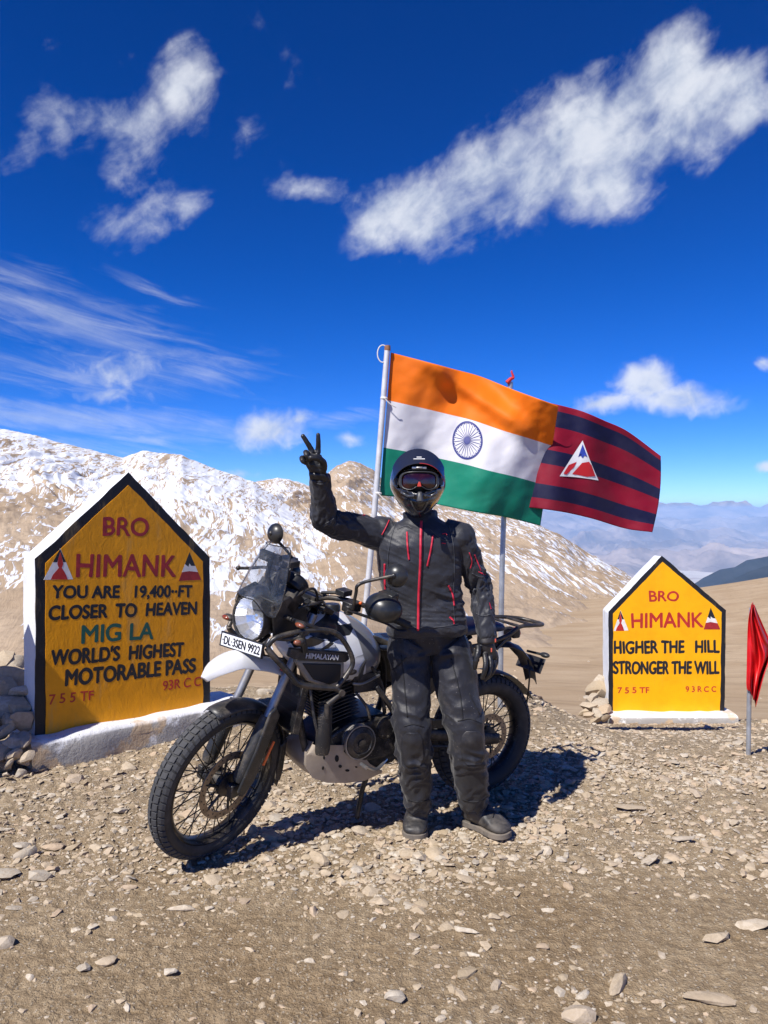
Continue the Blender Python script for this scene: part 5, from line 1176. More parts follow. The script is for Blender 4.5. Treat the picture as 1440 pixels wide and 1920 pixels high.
# jacket
g = G(); limbs(g, 1.0)
hood = A3(715, 985, 3.5)
g.ball(A3(718, 996, 3.50), (.078, .080, .070)); g.ball(A3(860, 1006, 3.50), (.068, .074, .066))
me = solid(g, .0052, 4); V, N = co_of(me)
tA, aA, dA = limb_param(V, [RSh, REl, RWr]); tB, aB, dB = limb_param(V, [LSh, LEl, LWr]); tT, aT, dT = limb_param(V, [neck, chest, waist, pelv])
arm_r = (dA < .085) & (V[:, 0] < A3(700, 0, 3.5)[0]) | (V[:, 0] < A3(690, 0, 3.5)[0]); arm_l = (dB < .078) & (V[:, 0] > A3(868, 0, 3.5)[0])
LenA = np.linalg.norm(REl - RSh); LenB = np.linalg.norm(LEl - LSh)
def folds(t, a, Lk, seed, base=.35):
    near = np.exp(-((t - Lk) / .09) ** 2); f1 = fbm(t * 26 + 2.2 * np.sin(a + .6), np.cos(a) * 1.6 + t * 3, np.sin(a) * 1.6, oct=2, seed=seed, ridged=True)
    f2 = fbm(t * 13 - 1.5 * np.cos(a), np.cos(a) * 1.1, np.sin(a) * 1.1 + 3, oct=3, seed=seed + 3)
    return (base + near) * .0125 * (f1 - .1) + .009 * f2
dA_ = folds(tA, aA, LenA, 71, .45); dB_ = folds(tB, aB, LenB, 81, .55)
X_, Z_ = V[:, 0], V[:, 2]
side = sstep(.02, .15, np.abs(X_ - .17)); low = sstep(1.35, 1.05, Z_)
diag = fbm(X_ * 5 + Z_ * 9 * np.sign(X_ - .17) * -1, Z_ * 22 + X_ * 10, V[:, 1] * 3, oct=3, seed=91, ridged=True)
drape = .013 * (diag - .1) * (.35 + .9 * low * side) + .011 * fbm(X_ * 6, Z_ * 6, V[:, 1] * 6, oct=4, gain=.6, seed=95)
drape += .005 * fbm(Z_ * 45 + 3 * X_, X_ * 4, V[:, 1] * 4, oct=2, seed=99, ridged=True) * sstep(1.12, 1.02, Z_)
disp = drape; wr = sstep(.02, -.04, X_ + .02) ; disp = disp * (1 - wr) + dA_ * wr; wl = sstep(.355, .385, X_); disp = disp * (1 - wl) + dB_ * wl
set_co(me, V + N * disp[:, None])
bvh_j = BVHTree.FromPolygons([v.co[:] for v in me.vertices], [p.vertices[:] for p in me.polygons])
jk = bodypart(me, 'jacket', M['jacket'])
def on_surface(bvh, x, z, Y0=2.6, off=.002):
    h = bvh.ray_cast(Vector((x, Y0, z)), Vector((0, 1, 0)), 4)
    if h[0] is None: return None
    return np.array(h[0]) + np.array(h[1]) * off * (1 if h[1].y < 0 else -1)
def strip(name, bvh, pxs, w, mt, parent, off=.0025, sub=14, taper=False, cols=(-1, 0, 1)):
    pts = catmull([(*p, 0) for p in pxs], sub) if len(pxs) > 2 else np.array([np.array([*pxs[0], 0.]) * (1 - k) + np.array([*pxs[1], 0.]) * k for k in np.linspace(0, 1, sub)])
    dirs = np.gradient(pts, axis=0); rows = []
    for i_, (p, d) in enumerate(zip(pts, dirs)):
        d = d / (np.linalg.norm(d) + 1e-9); nx, ny = d[1], -d[0]; row = []; k_ = w * (1 - .55 * abs(2 * (i_ + .5) / len(pts) - 1) ** 4 if len(cols) > 3 else 1)
        if taper: k_ = w * max(.15, math.sin(math.pi * (i_ + .5) / len(pts)))
        for s_ in cols:
            q = at(p[0] + nx * k_ * s_, p[1] + ny * k_ * s_, 3.5); h = None
            r = Vector(((p[0] + nx * k_ * s_ - CX) / F, 1, -(p[1] + ny * k_ * s_ - CY) / F)).normalized(); hh = bvh.ray_cast(Vector((0, 0, EYE)), r, 8)
            if hh[0] is None: continue
            row.append(np.array(hh[0]) - np.array(r) * (off + .0015 * (1 - abs(s_))) - MO)
        if len(row) == len(cols): rows.append(row)
    if len(rows) < 2: return None
    g_ = G(); g_.sheet(rows, .0008); return g_.build(name, mt, parent, angle=None)
Z = M['zip']
dkz = mat('zip_flap', (.02, .02, .025), .6)
strip('zip_flap', bvh_j, [(790, 975), (789, 1010), (788, 1060), (785, 1120), (784, 1182)], 5.0, dkz, jk, off=.002, sub=16)
strip('front_zip', bvh_j, [(790, 976), (789, 1010), (788, 1060), (785, 1120), (784, 1183)], 2.3, Z, jk, off=.0055, sub=16)
for pts in ([(763, 997), (764, 1022), (767, 1050)], [(812, 1003), (808, 1030), (801, 1062)], [(721, 1057), (721, 1085), (722, 1106)], [(841, 1098), (849, 1115), (852, 1136)], [(843, 1157), (850, 1163), (852, 1170)]):
    strip('pocket_zip', bvh_j, pts, 1.6, Z, jk, off=.003)
for pts in ([(829, 1001), (836, 1000), (838, 1003)], [(828, 1018), (836, 1019)], [(880, 1036), (885, 1052), (882, 1066)], [(890, 1040), (902, 1070)], [(897, 1072), (910, 1078)], [(680, 966), (692, 965)], [(918, 1130), (921, 1142)], [(730, 975), (722, 992), (716, 1003)]):
    strip('red_piping', bvh_j, pts, .9, Z, jk, off=.003)
sm_ = mat('seam_tape', (.05, .052, .06), .5)
for pts in ([(742, 980), (733, 1010), (727, 1050), (730, 1100), (738, 1165)], [(842, 985), (850, 1020), (852, 1070), (850, 1120), (853, 1170)], [(745, 992), (762, 985), (772, 990)], [(806, 992), (830, 1012), (846, 1012)], [(740, 1172), (770, 1176), (800, 1177), (830, 1175), (860, 1170)], [(605, 985), (622, 975), (640, 962)], [(590, 905), (600, 908), (612, 906)], [(885, 1075), (900, 1082), (915, 1080)], [(892, 1150), (905, 1155), (920, 1152)]):
    strip('seam', bvh_j, pts, .8, sm_, jk, off=.0012)
g = G(); rows = []
for k, (z, rx, ry) in enumerate(((1.452, .082, .080), (1.475, .078, .075), (1.497, .080, .072), (1.500, .074, .066), (1.480, .070, .064))):
    rows.append(oval((neck[0], 3.497, z), (1, 0, 0), (0, 1, 0), rx, ry, 32, 2) - MO)
g.rings(rows, caps=False); g.build('collar', mat('collar_black', (.012, .012, .015), .7), jk, angle=None)
# dark shoulder yoke panels
None and strip('shoulder_panel', bvh_j, [(806, 984), (825, 986), (846, 989), (862, 993)], 8, mat('yoke_black', (.013, .013, .02), .6), jk, off=.0022)

# trousers
g = G()
g.tube([A3(802, 1165, 3.55), A3(803, 1190, 3.56), A3(806, 1220, 3.56)], [.140, .143, .118], 20, sub=3, flat=(.80, 1.08), up=(0, 1, 0))
for H_, K_, A_, rr in ((RHip, RKn, RAn, [.10, .098, .090, .080, .079, .071, .061, .053]), (LHip, LKn, LAn, [.10, .104, .100, .088, .084, .077, .064, .055])):
    g.tube([H_ * .8 + pelv * .2 + (0, 0, .03), H_, H_ * .6 + K_ * .4, H_ * .2 + K_ * .8, K_, K_ * .6 + A_ * .4, K_ * .22 + A_ * .78, A_ + (0, .0, .052)], rr, 20, sub=3)
me = solid(g, .0052, 4); V, N = co_of(me); midx = A3(812, 0, 3.55)[0]
tR, aR, dR = limb_param(V, [RHip, RKn, RAn]); tL, aL, dL = limb_param(V, [LHip, LKn, LAn]); isR = (dR < dL); t_ = np.where(isR, tR, tL); a_ = np.where(isR, aR, aL)
LK = np.where(isR, np.linalg.norm(RKn - RHip), np.linalg.norm(LKn - LHip)); sd = np.where(isR, 0., 9.)
shin = sstep(0, .22, t_ - LK); knee = np.exp(-((t_ - LK + .07) / .05) ** 2) + np.exp(-((t_ - LK - .10) / .04) ** 2); hip = sstep(.16, .0, t_)
skew = np.where(isR, 1.0, -1.0) * .055 * np.sin(a_)
f1 = fbm((t_ + skew * .8) * 27 + .9 * np.sin(a_ * 2 + t_ * 9), np.cos(a_) * .75 + sd, np.sin(a_) * .75, oct=1, seed=111, ridged=True)
f2 = fbm((t_ - skew * 1.6) * 13, np.cos(a_) * .9 + sd, np.sin(a_) * .9, oct=2, seed=117, ridged=True)
f3 = fbm(V[:, 0] * 9, V[:, 1] * 9, V[:, 2] * 9, oct=3, seed=119)
disp = .0155 * (f1 - .15) * (.15 + .55 * shin + .5 * knee) + .0130 * (f2 - .1) * (.38 + .6 * knee + .5 * hip + .3 * shin) + .005 * f3
set_co(me, V + N * disp[:, None])
bvh_t = BVHTree.FromPolygons([v.co[:] for v in me.vertices], [p.vertices[:] for p in me.polygons])
tr = bodypart(me, 'trousers', M['trouser'])
for c, w in (((773, 1408), 21), ((886, 1405), 22)):
    strip('knee_panel', bvh_t, [(c[0], c[1] - 34), (c[0], c[1] - 14), (c[0] + 1, c[1] + 8), (c[0] + 2, c[1] + 30)], w, M['knee'], tr, off=.0035, sub=10, cols=tuple(np.linspace(-1, 1, 15)))
sm = mat('seam_thread', (.012, .012, .014), .7)
for pts in ([(752, 1228), (758, 1285), (764, 1345)], [(846, 1235), (862, 1300), (868, 1350)], [(722, 1262), (744, 1250), (762, 1232)], [(880, 1300), (900, 1340)], [(757, 1362), (775, 1358), (795, 1363)], [(858, 1352), (880, 1348), (903, 1356)], [(765, 1500), (785, 1504), (805, 1500)], [(868, 1500), (888, 1504), (910, 1499)]):
    strip('seam', bvh_t, pts, .9, sm, tr, off=.0015)
strip('red_piping', bvh_t, [(895, 1268), (897, 1275)], 1, Z, tr)
bvh_t = None

# boots
def boot(ankle, toe, heel, name='boot'):
    ankle, toe, heel = map(np.array, (ankle, toe, heel)); d = toe - heel; d[2] = 0; L = np.linalg.norm(d); d /= L; s = np.array([-d[1], d[0], 0]); up = np.array([0, 0, 1.])
    base = heel.copy(); base[2] = .0
    g = G(); prof = [(0.0, .030, .030, .100), (.03, .038, .022, .125), (.10, .042, .022, .130), (.16, .044, .022, .118), (.20, .048, .022, .098), (.24, .050, .022, .080), (.275, .047, .022, .068), (.298, .036, .024, .056), (.308, .018, .030, .044)]
    rg = []
    for x, hw, zb, zt in prof:
        x = x / .308 * L; q = np.linspace(0, 2 * np.pi, 24, endpoint=False)
        rg.append([base + d * x + s * hw * 1.16 * abs(math.cos(w)) ** .8 * np.sign(math.cos(w)) + up * ((zb + zt) / 2 + (zt - zb) / 2 * abs(math.sin(w)) ** .85 * np.sign(math.sin(w))) for w in q])
    g.rings(rg); g.tube([ankle + (0, 0, .09), ankle + (0, 0, .02), base + d * .09 + up * .075], [.050, .052, .052], 18, sub=3)
    me = solid(g, .005, 3); V, N = co_of(me); set_co(me, V + N * (.0016 * fbm(V[:, 0] * 40, V[:, 1] * 40, V[:, 2] * 55, oct=3, seed=5, ridged=True))[:, None]); bo = bodypart(me, name, M['boot'])
    g = G(); rg = []
    out = [(-.006, .026), (.0, .036), (.04, .043), (.10, .040), (.15, .041), (.20, .051), (.25, .054), (.285, .047), (.308, .030), (.316, .008)]
    left = [base + d * x / .308 * L + s * w * 1.1 for x, w in out]; right = [base + d * x / .308 * L - s * w * 1.1 for x, w in out][::-1]; o_ = left + right
    g.prism([p - MO + up * .002 for p in o_], [p - MO + up * .030 for p in o_]); g.build('sole', M['sole'], bo, bevel=.004)
    g = G()
    bv = BVHTree.FromPolygons([v.co[:] for v in me.vertices], [p.vertices[:] for p in me.polygons])
    for i in range(5):
        x = .125 + .022 * i; row = []
        for k in np.linspace(-.024, .024, 6):
            P = base - MO + d * x / .308 * L + s * k + d * (.012 * (1 if i % 2 else -1) * k / .024); h = bv.ray_cast(Vector(P + up * .4), Vector((0, 0, -1)))
            if h[0] is not None: row.append(np.array(h[0]) + up * .002)
        if len(row) > 2: g.tube(row, .0022, 6)
    g.build('laces', M['helmet_dark'], bo)
    return bo
boot(RAn, at(776, 1577, 3.50) * (1, 1, 0), at(786, 1530, 3.76) * (1, 1, 0)); boot(LAn, at(951, 1572, 3.52) * (1, 1, 0), at(874, 1545, 3.70) * (1, 1, 0))

# gloves
def glove(chains, palm, voxel, name, extra=None):
    g = G()
    for pts, r in chains: g.tube([at(*p) for p in pts], r, 12, sub=3); g.ball(at(*pts[-1]), (r[-1] if hasattr(r, '__len__') else r) * 1.0, 10, 8)
    rg = []
    for (px, py, Y, w, th) in palm: rg.append(oval(at(px, py, Y), (1, 0, -.12), (0, 1, 0), w, th, 24, 2.6))
    g.rings(rg); me = solid(g, voxel, 2); V, N = co_of(me)
    set_co(me, V + N * (.0011 * fbm(V[:, 0] * 70, V[:, 1] * 70, V[:, 2] * 90, oct=2, seed=7, ridged=True))[:, None]); return bodypart(me, name, M['glove'])
Yh = 3.22
gl = glove([([(586, 850, Yh), (583, 842, Yh), (575.5, 829, Yh - .01), (567.8, 817.5, Yh - .015)], [.0125, .0118, .0105, .0092]),            # middle
       ([(596, 850, Yh), (596.5, 841, Yh), (596.8, 828, Yh - .01), (596.4, 815.5, Yh - .015)], [.0125, .0112, .0100, .0090]),              # index
       ([(577, 855, Yh), (573.5, 848, Yh - .03), (575.5, 854, Yh - .062), (580, 862, Yh - .045)], [.0125, .0118, .0110, .0100]),          # ring, folded
       ([(571, 862, Yh), (566, 858.5, Yh - .022), (567, 864, Yh - .050), (573, 868, Yh - .035)], [.0115, .0105, .0100, .0092]),            # little, folded
       ([(606, 881, Yh), (606.5, 868, Yh - .032), (597, 860, Yh - .066), (583, 858.5, Yh - .078)], [.0165, .0145, .0128, .0110])],         # thumb across them
      [(598.5, 899, Yh + .03, .033, .027), (596, 886, Yh + .012, .037, .026), (591.5, 873, Yh, .042, .021), (588, 861, Yh, .042, .018), (586.5, 851, Yh, .036, .014)], .0030, 'glove')
g = G(); g.rings([oval(at(px, py, Y), (1, 0, -.1), (0, 1, .1), w, w * .86, 24, 2) - MO for px, py, Y, w in ((600, 902, 3.255, .0405), (599.5, 898, 3.25, .043), (598, 892, 3.24, .0425), (597, 887, 3.235, .040))]); g.build('glove_cuff', M['glove'], gl, angle=None)
Yl = 3.49
gr = glove([([(897, 1212, Yl - .02), (895.5, 1226, Yl - .045), (892, 1240, Yl - .05), (890.5, 1252, Yl - .045)], [.0150, .0135, .0120, .0105]),    # thumb
       ([(908, 1226, Yl - .02), (910.5, 1240, Yl - .045), (909, 1257, Yl - .055), (904, 1271, Yl - .045)], [.0130, .0120, .0112, .0095]),        # index
       ([(917, 1228, Yl - .005), (920, 1244, Yl - .025), (916.5, 1262, Yl - .035), (909, 1274, Yl - .03)], [.0130, .0122, .0112, .0095]),
       ([(924, 1227, Yl + .012), (927, 1243, Yl + .0), (923, 1260, Yl - .01), (914, 1271, Yl - .012)], [.0125, .0118, .0108, .0092]),
       ([(928, 1222, Yl + .03), (931, 1237, Yl + .025), (927, 1251, Yl + .015), (919, 1260, Yl + .01)], [.0115, .0105, .0098, .0085])],
      [(912, 1196, Yl + .005, .034, .028), (911, 1207, Yl, .038, .027), (912, 1217, Yl - .002, .044, .022), (915, 1226, Yl, .044, .019), (917, 1233, Yl, .038, .015)], .0032, 'glove')
g = G(); g.rings([oval(at(px, py, Y), (1, 0, .05), (0, 1, 0), w, w * .88, 24, 2) - MO for px, py, Y, w in ((912.5, 1190, 3.50, .040), (912.5, 1194, 3.50, .0435), (912, 1201, 3.495, .0435), (911.5, 1206, 3.49, .0395))]); cf = g.build('glove_cuff', M['glove'], gr, angle=None)
g = G(); g.box(at(921.5, 1219, 3.445) - MO, (.006, .004, .018)); g.box(at(929, 1201, 3.455) - MO, (.006, .004, .016)); g.build('glove_tab', mat('tab_orange', (.55, .09, .05), .5), gr, bevel=.001)

# helmet: shell with eye port, chin bar, peak, goggles
HC = at(783.5, 906, 3.455); 
def helmet():
    nth, nph = 90, 120; th = np.linspace(.001, math.pi * .90, nth)[:, None]; ph = np.linspace(0, 2 * math.pi, nph, endpoint=False)[None, :]    # ph=0 faces forward (-Y)
    dx = np.sin(th) * np.sin(ph); dy = -np.sin(th) * np.cos(ph); dz = np.cos(th) + 0 * ph
    rx, ry, rz = .117, .138, .138
    Pz = dz * rz; Px = dx * rx; Py = dy * ry + .012
    frontness = np.clip(-dy, 0, 1); chin = sstep(.25, -.55, dz) * frontness ** 1.6
    Py = Py - chin * .062; Pz = Pz - chin * .020 - .012 * sstep(-.2, -.9, dz)
    Px = Px * (1 - .30 * sstep(-.05, -.95, dz)) * (1 - .14 * chin * sstep(.2, .9, frontness))
    crease = np.exp(-((dz + .40 - .10 * np.abs(dx)) / .05) ** 2) * frontness ** .5; Py = Py + .007 * crease
    P = np.stack([Px, Py, Pz], -1)
    X, Zz = P[..., 0], P[..., 2]
    port = (np.abs(X) < .092) & (Zz < .052 - .9 * X ** 2) & (Zz > -.038 + 0.0 * X - .010 * np.cos(X * 34) ) & (P[..., 1] < -.02)
    F_ = grid_faces(nth, nph, True); keep = [i for i, f in enumerate(F_) if port.reshape(-1)[f].sum() < 3]
    V = P.reshape(-1, 3); Fk = [tuple(F_[i]) for i in keep]
    g = G(); g.add(V, Fk); o = g.build('helmet', M['helmet'], man, angle=None)
    s_ = o.modifiers.new('t', 'SOLIDIFY'); s_.thickness = .006; s_.offset = -1
    return o
hm = helmet(); hm.location = Vector(HC - MO); hm.scale = (1.07, 1.07, 1.06)
def H(g, name, mt, angle=45, **k): return g.build(name, mt, hm, angle=angle, **k)
g = G(); g.ball((0, .012, -.002), (.108, .125, .128), 40, 30); H(g, 'helmet_lining', M['helmet_dark'])
# goggles
def face_y(x, z): return -.118 - .012 * (1 - (x / .1) ** 2) + .030 * (abs(x) / .1) ** 2.2
def gog(out):
    n = 72; a = np.linspace(0, 2 * np.pi, n, endpoint=False); x = np.cos(a); z = np.sin(a); X = .073 * np.abs(x) ** .55 * np.sign(x) * out; Zg = .036 * np.abs(z) ** .62 * np.sign(z) * out
    nose = np.where(z < 0, .021 * np.exp(-(X / .020) ** 2), 0); return X, Zg + nose + .004
g = G(); rows = []
for out, dy in ((1.10, .010), (1.12, -.004), (1.04, -.012), (.97, -.010), (.95, -.002)):
    X, Zg = gog(out); rows.append(np.stack([X, np.array([face_y(x, z) for x, z in zip(X, Zg)]) + dy, Zg], -1))
g.rings(rows, caps=False); fr = H(g, 'goggle_frame', mat('goggle_frame_grey', (.035, .036, .038), .35), None)
g = G(); rows = []
for out, dy in ((.96, -.004), (.7, -.009), (.4, -.012), (.02, -.013)):
    X, Zg = gog(out); X = X; Zg = Zg if out > .9 else gog(.96)[1] * out; rows.append(np.stack([X, np.array([face_y(x, z) for x, z in zip(X, Zg)]) + dy, Zg], -1))
g.rings(rows, caps=False); H(g, 'goggle_lens', M['visor_lens'], None)
g = G(); g.prism([(-.009, -.132, -.018), (.009, -.132, -.018), (.004, -.136, .006), (-.004, -.136, .006)], [(-.009, -.145, -.020), (.009, -.145, -.020), (.003, -.143, .002), (-.003, -.143, .002)]); H(g, 'nose_tab', mat('nose_red', (.5, .05, .03), .4), bevel=.002)
for s in (1, -1):
    g = G(); g.sheet([[(s * x, y, z + dz) for dz in (-.014, .014)] for x, y, z in ((.080, -.098, .004), (.096, -.07, .004), (.106, -.02, .004), (.112, .03, .004))], .003 * s); H(g, 'goggle_strap', mat('strap_black', (.015, .015, .016), .7))
# peak
g = G(); rows = []
for k in np.linspace(0, 1, 14):
    row = []
    for s in np.linspace(-1, 1, 27):
        ang_ = s * 1.22; x = .112 * math.sin(ang_) * (1 - .02 * k); zc = .122 * math.cos(ang_ * .98) + .012
        y = -.045 - k * .098 * math.cos(ang_ * .80) ** 1.2; z = zc * (1.02 - .10 * k) - .055 * k * (.55 + .45 * math.cos(ang_)) + .004 - .052 * k * abs(s) ** 3 * .35
        row.append((x, y, z))
    rows.append(row)
g.sheet(rows, .004); pk = H(g, 'peak', mat('peak_gloss', (.016, .018, .030), .28, coat=.6), 60, subsurf=1)
g = G(); g.tube([np.array(r_) + (0, 0, .003) for r_ in rows[-1][13:]] , .0016, 6); H(g, 'peak_edge', mat('peak_red', (.42, .03, .03), .4))
g = G(); g.box((0, -.1165, .092), (.046, .003, .013), ((1, 0, 0), (0, .45, .9), (0, -.9, .45))); g.box((.0, -.112, .101), (.020, .003, .008), ((1, 0, 0), (0, .45, .9), (0, -.9, .45))); H(g, 'white_badge', mat('badge_white_helmet', (.7, .7, .7), .5))
g = G(); g.box((0, -.128, .058), (.060, .012, .012)); g.box((0, -.136, .058), (.026, .006, .008)); H(g, 'brow_vent', M['steel'], bevel=.003)
# chin: brow ridge lines, centre spine, mouth vent with rim
g = G(); g.prism([(-.010, -.178, -.040), (.010, -.178, -.040), (.016, -.196, -.082), (-.016, -.196, -.082)], [(-.006, -.190, -.042), (.006, -.190, -.042), (.009, -.205, -.080), (-.009, -.205, -.080)]); H(g, 'chin_spine', mat('helmet_satin', (.05, .05, .052), .38), bevel=.004)
def chin_pt(x, z, off=.004):
    return (x, -.190 + 1.3 * x * x - .15 * (abs(z + .09)) - off, z)
bvh_h = None
mh = hm.data; bvh_h = BVHTree.FromPolygons([v.co[:] for v in mh.vertices], [p.vertices[:] for p in mh.polygons])
def on_h(x, z, off=.003):
    h = bvh_h.ray_cast(Vector((x, -.5, z)), Vector((0, 1, 0)), 1); return (np.array(h[0]) + (0, -off, 0)) if h[0] is not None else np.array([x, -.12, z])
satin = mat('helmet_trim_grey', (.085, .085, .082), .35)
g = G(); g.tube([on_h(x, z) for x, z in ((-.034, -.078), (-.024, -.100), (-.012, -.118), (0, -.121), (.012, -.118), (.024, -.100), (.034, -.078))], .0035, 8, sub=4); H(g, 'vent_rim', satin)
g = G(); pts = [on_h(x, z, .002) for x, z in ((-.026, -.080), (.026, -.080), (.018, -.100), (.006, -.113), (-.006, -.113), (-.018, -.100))]; g.prism(pts, [p + (0, -.002, 0) for p in pts]); H(g, 'mouth_vent', M['helmet_dark'], smooth=False)
for s in (-1, 1):
    g = G(); g.tube([on_h(s * x, z) for x, z in ((.085, -.020), (.070, -.042), (.045, -.058), (.022, -.056), (.008, -.045))], [.002, .0045, .006, .005, .004], 8, sub=4); H(g, 'port_ridge', mat('ridge_blue_grey', (.05, .053, .06), .3, coat=.4))
    g = G(); g.tube([on_h(s * x, z) for x, z in ((.075, -.085), (.050, -.110), (.022, -.128))], .0022, 6, sub=4); H(g, 'chin_line', satin)

# ------------------------------------------------------------------ stones and gravel
def stone_mesh(name, seed, sub=1, flat=.6, facets=9, round_=0.0):
    r_ = np.random.default_rng(seed); bm = bmesh.new(); bmesh.ops.create_icosphere(bm, subdivisions=sub, radius=1); V = np.array([v.co[:] for v in bm.verts])
    for k in range(facets):
        n = r_.normal(size=3); n /= np.linalg.norm(n); d = r_.uniform(.45, .85) + round_ * .25; over = V @ n - d; V = V - np.clip(over, 0, None)[:, None] * n * .96
    V = V * (1 + .06 * r_.normal(size=(len(V), 1)) * (1 - round_)); V *= (r_.uniform(.8, 1.25), r_.uniform(.6, 1.0), flat * r_.uniform(.8, 1.2)); F_ = [tuple(v.index for v in f.verts) for f in bm.faces]; bm.free()
    return V, F_
def mat_stone(name, cols, rough=.9):
    m = bpy.data.materials.new(name); m.use_nodes = True; t = NT(m.node_tree); b = m.node_tree.nodes['Principled BSDF']
    oi = t.n('ShaderNodeObjectInfo').outputs['Random']; at_ = t.n('ShaderNodeAttribute', attribute_name='tone').outputs['Fac']; p = t.n('ShaderNodeNewGeometry').outputs['Position']
    k = t.m('FRACT', t.m('ADD', oi, at_)); rp = t.n('ShaderNodeValToRGB'); t.l(k, rp.inputs[0]); e = rp.color_ramp.elements
    while len(e) < len(cols): e.new(.5)
    for i, c in enumerate(cols): e[i].position = i / (len(cols) - 1); e[i].color = (*c, 1)
    n = t.noise(p, 45, 6, .7); c = t.mix(t.m('MULTIPLY', t.ss(n, .36, .62), .55), rp.outputs[0], (.34, .265, .18))
    t.l(c, b.inputs['Base Color']); b.inputs['Roughness'].default_value = rough; b.inputs['Specular IOR Level'].default_value = .2
    bn = t.n('ShaderNodeBump'); bn.inputs['Distance'].default_value = .003; t.l(t.noise(p, 90, 5, .65), bn.inputs['Height']); t.l(bn.outputs[0], b.inputs['Normal'])
    return m
M['stone'] = mat_stone('pale_stone', [(.38, .30, .20), (.50, .41, .30), (.44, .35, .245), (.58, .52, .43), (.42, .37, .30), (.48, .36, .25), (.46, .38, .28)])
TM = []
for i in range(14): TM.append(stone_mesh('s', 100 + i, 2 if i < 6 else 1, (.45, .55, .75)[i % 3], 10, .25 if i % 4 == 0 else 0))
stone_meshes = [new_mesh('stone', V, F_, True, 28) for V, F_ in TM]
for me in stone_meshes: me.materials.append(M['stone'])
blocked = [(-.74, 3.35, .12), (.14, 3.62, .14), (.47, 3.60, .17), (.51, 4.12, .10)]
def one_stone(x, y, r, label, group=None, rz=None, tilt=.25, dz=.0, k=None, name='stone', scl=None, z=None, mt=None):
    k = random.randrange(len(stone_meshes)) if k is None else k; o = bpy.data.objects.new(name, stone_meshes[k]); COL.objects.link(o)
    zz = float(ground_z(np.array(float(x)), np.array(float(y)))) if z is None else z
    o.location = (x, y, zz + r * ((.12 if y > 3.1 or dz else -.10) + dz)); s_ = scl or (1, 1, 1); o.scale = (r * s_[0], r * s_[1], r * s_[2]); o.rotation_euler = (random.uniform(-tilt, tilt), random.uniform(-tilt, tilt), random.uniform(0, 6.28) if rz is None else rz)
    tag(o, label, 'stone', group); return o
def ground_at(px, py):                    # where a line of sight meets the shelf
    Y = 1440 * 1.5 / max(py - CY, 60)
    for _ in range(8): Y = (EYE - float(terrain(np.array((px - CX) / F * Y), np.array(Y)))) * F / (py - CY)
    return (px - CX) / F * Y, Y
# stones one can point to, each with what sets it apart
named = [((1157, 1845), .040, 'long grey angular stone standing tilted in the bottom right dirt', (1.5, .6, .9), 1.0), ((740, 1880), .040, 'pyramid shaped tan stone at the bottom edge, below the rider', (1, .9, 1.3), .3), ((1085, 1905), .044, 'flat topped pale stone cut by the bottom edge of the picture', (1.2, .9, .9), .2),
         ((870, 1752), .036, 'elongated whitish stone in the dirt, lower centre', (1.7, .6, .6), -.5), ((883, 1793), .024, 'small grey-white flat stone just below the elongated whitish one', (1.2, .7, .6), -.3), ((1017, 1779), .024, 'rounded whitish pebble, lower right of centre', (1.1, .9, .8), .1),
         ((782, 1858), .019, 'small bluish grey pebble near the bottom edge', (1.1, .9, .8), .2), ((1330, 1872), .058, 'long low tan stone half buried at the lower right', (1.7, .7, .5), -.15), ((318, 1826), .030, 'rounded tan pebble, lower of a pair at lower left', (1, .8, .8), 0), ((203, 1806), .030, 'reddish tan round stone, lower left dirt', (1.1, .9, .8), .4),
         ((158, 1820), .036, 'big pale rounded stone in the lower left dirt', (1.2, .9, .75), .2), ((345, 1702), .036, 'pale flat stone in front of the small bluish pebble', (1.7, .8, .45), .1), ((391, 1700), .019, 'bluish grey pebble in front of the front wheel', (1.2, .9, .8), .1), ((240, 1663), .026, 'rounded cream stone to the left, below the front wheel', (1.3, .9, .7), .1),
         ((174, 1740), .022, 'whitish flat stone in the left dirt', (1.4, .8, .6), 0), ((8, 1772), .036, 'brown lump of stone at the left edge, low down', (1, 1, 1), .5), ((100, 1592), .040, 'whitish flat stone of a pair at the left', (1.3, .9, .5), .2), ((138, 1590), .036, 'greyer flat stone of a pair at the left', (1.3, .9, .5), .6),
         ((12, 1645), .045, 'broad pale stone cut by the left edge', (1.4, 1, .5), 0), ((1183, 1540), .032, 'rounded beige pebble to the right of the boots', (1, .9, .8), 0), ((1275, 1575), .045, 'flat grey slab of stone, right side rubble', (1.4, .8, .4), .1), ((1180, 1517), .075, 'long brown flat slab lying in rubble right of the boots', (1.6, .7, .28), .15),
         ((1220, 1470), .05, 'grey rock shard cluster member on the right rubble', (1.2, .8, .6), .8), ((198, 1475), .045, 'tall grey stone left of the front wheel', (1, .8, 1), .3), ((310, 1478), .040, 'pale slab left of the front wheel rim', (1.3, .8, .4), .3), ((321, 1403), .034, 'orange-tan round stone beside the plinth end and tyre', (1, .9, .9), 0),
         ((493, 1302), .075, 'knobbly tan rock behind the front fork', (1.1, .9, .9), .4), ((1385, 1400), .05, 'pale stone beside the marker pole foot', (1.2, .8, .6), 0), ((1345, 1760), .05, 'low cream stone at the right, half buried', (1.5, .8, .5), .3), ((1415, 1735), .05, 'cream slab at the right edge, half buried', (1.5, .8, .4), 0)]
for (p, r, lb, sc, rz) in named:
    x, y = ground_at(*p); one_stone(x, y, r, lb, None, rz, .12, .12, None, 'stone', sc)
    blocked.append((x, y, r))
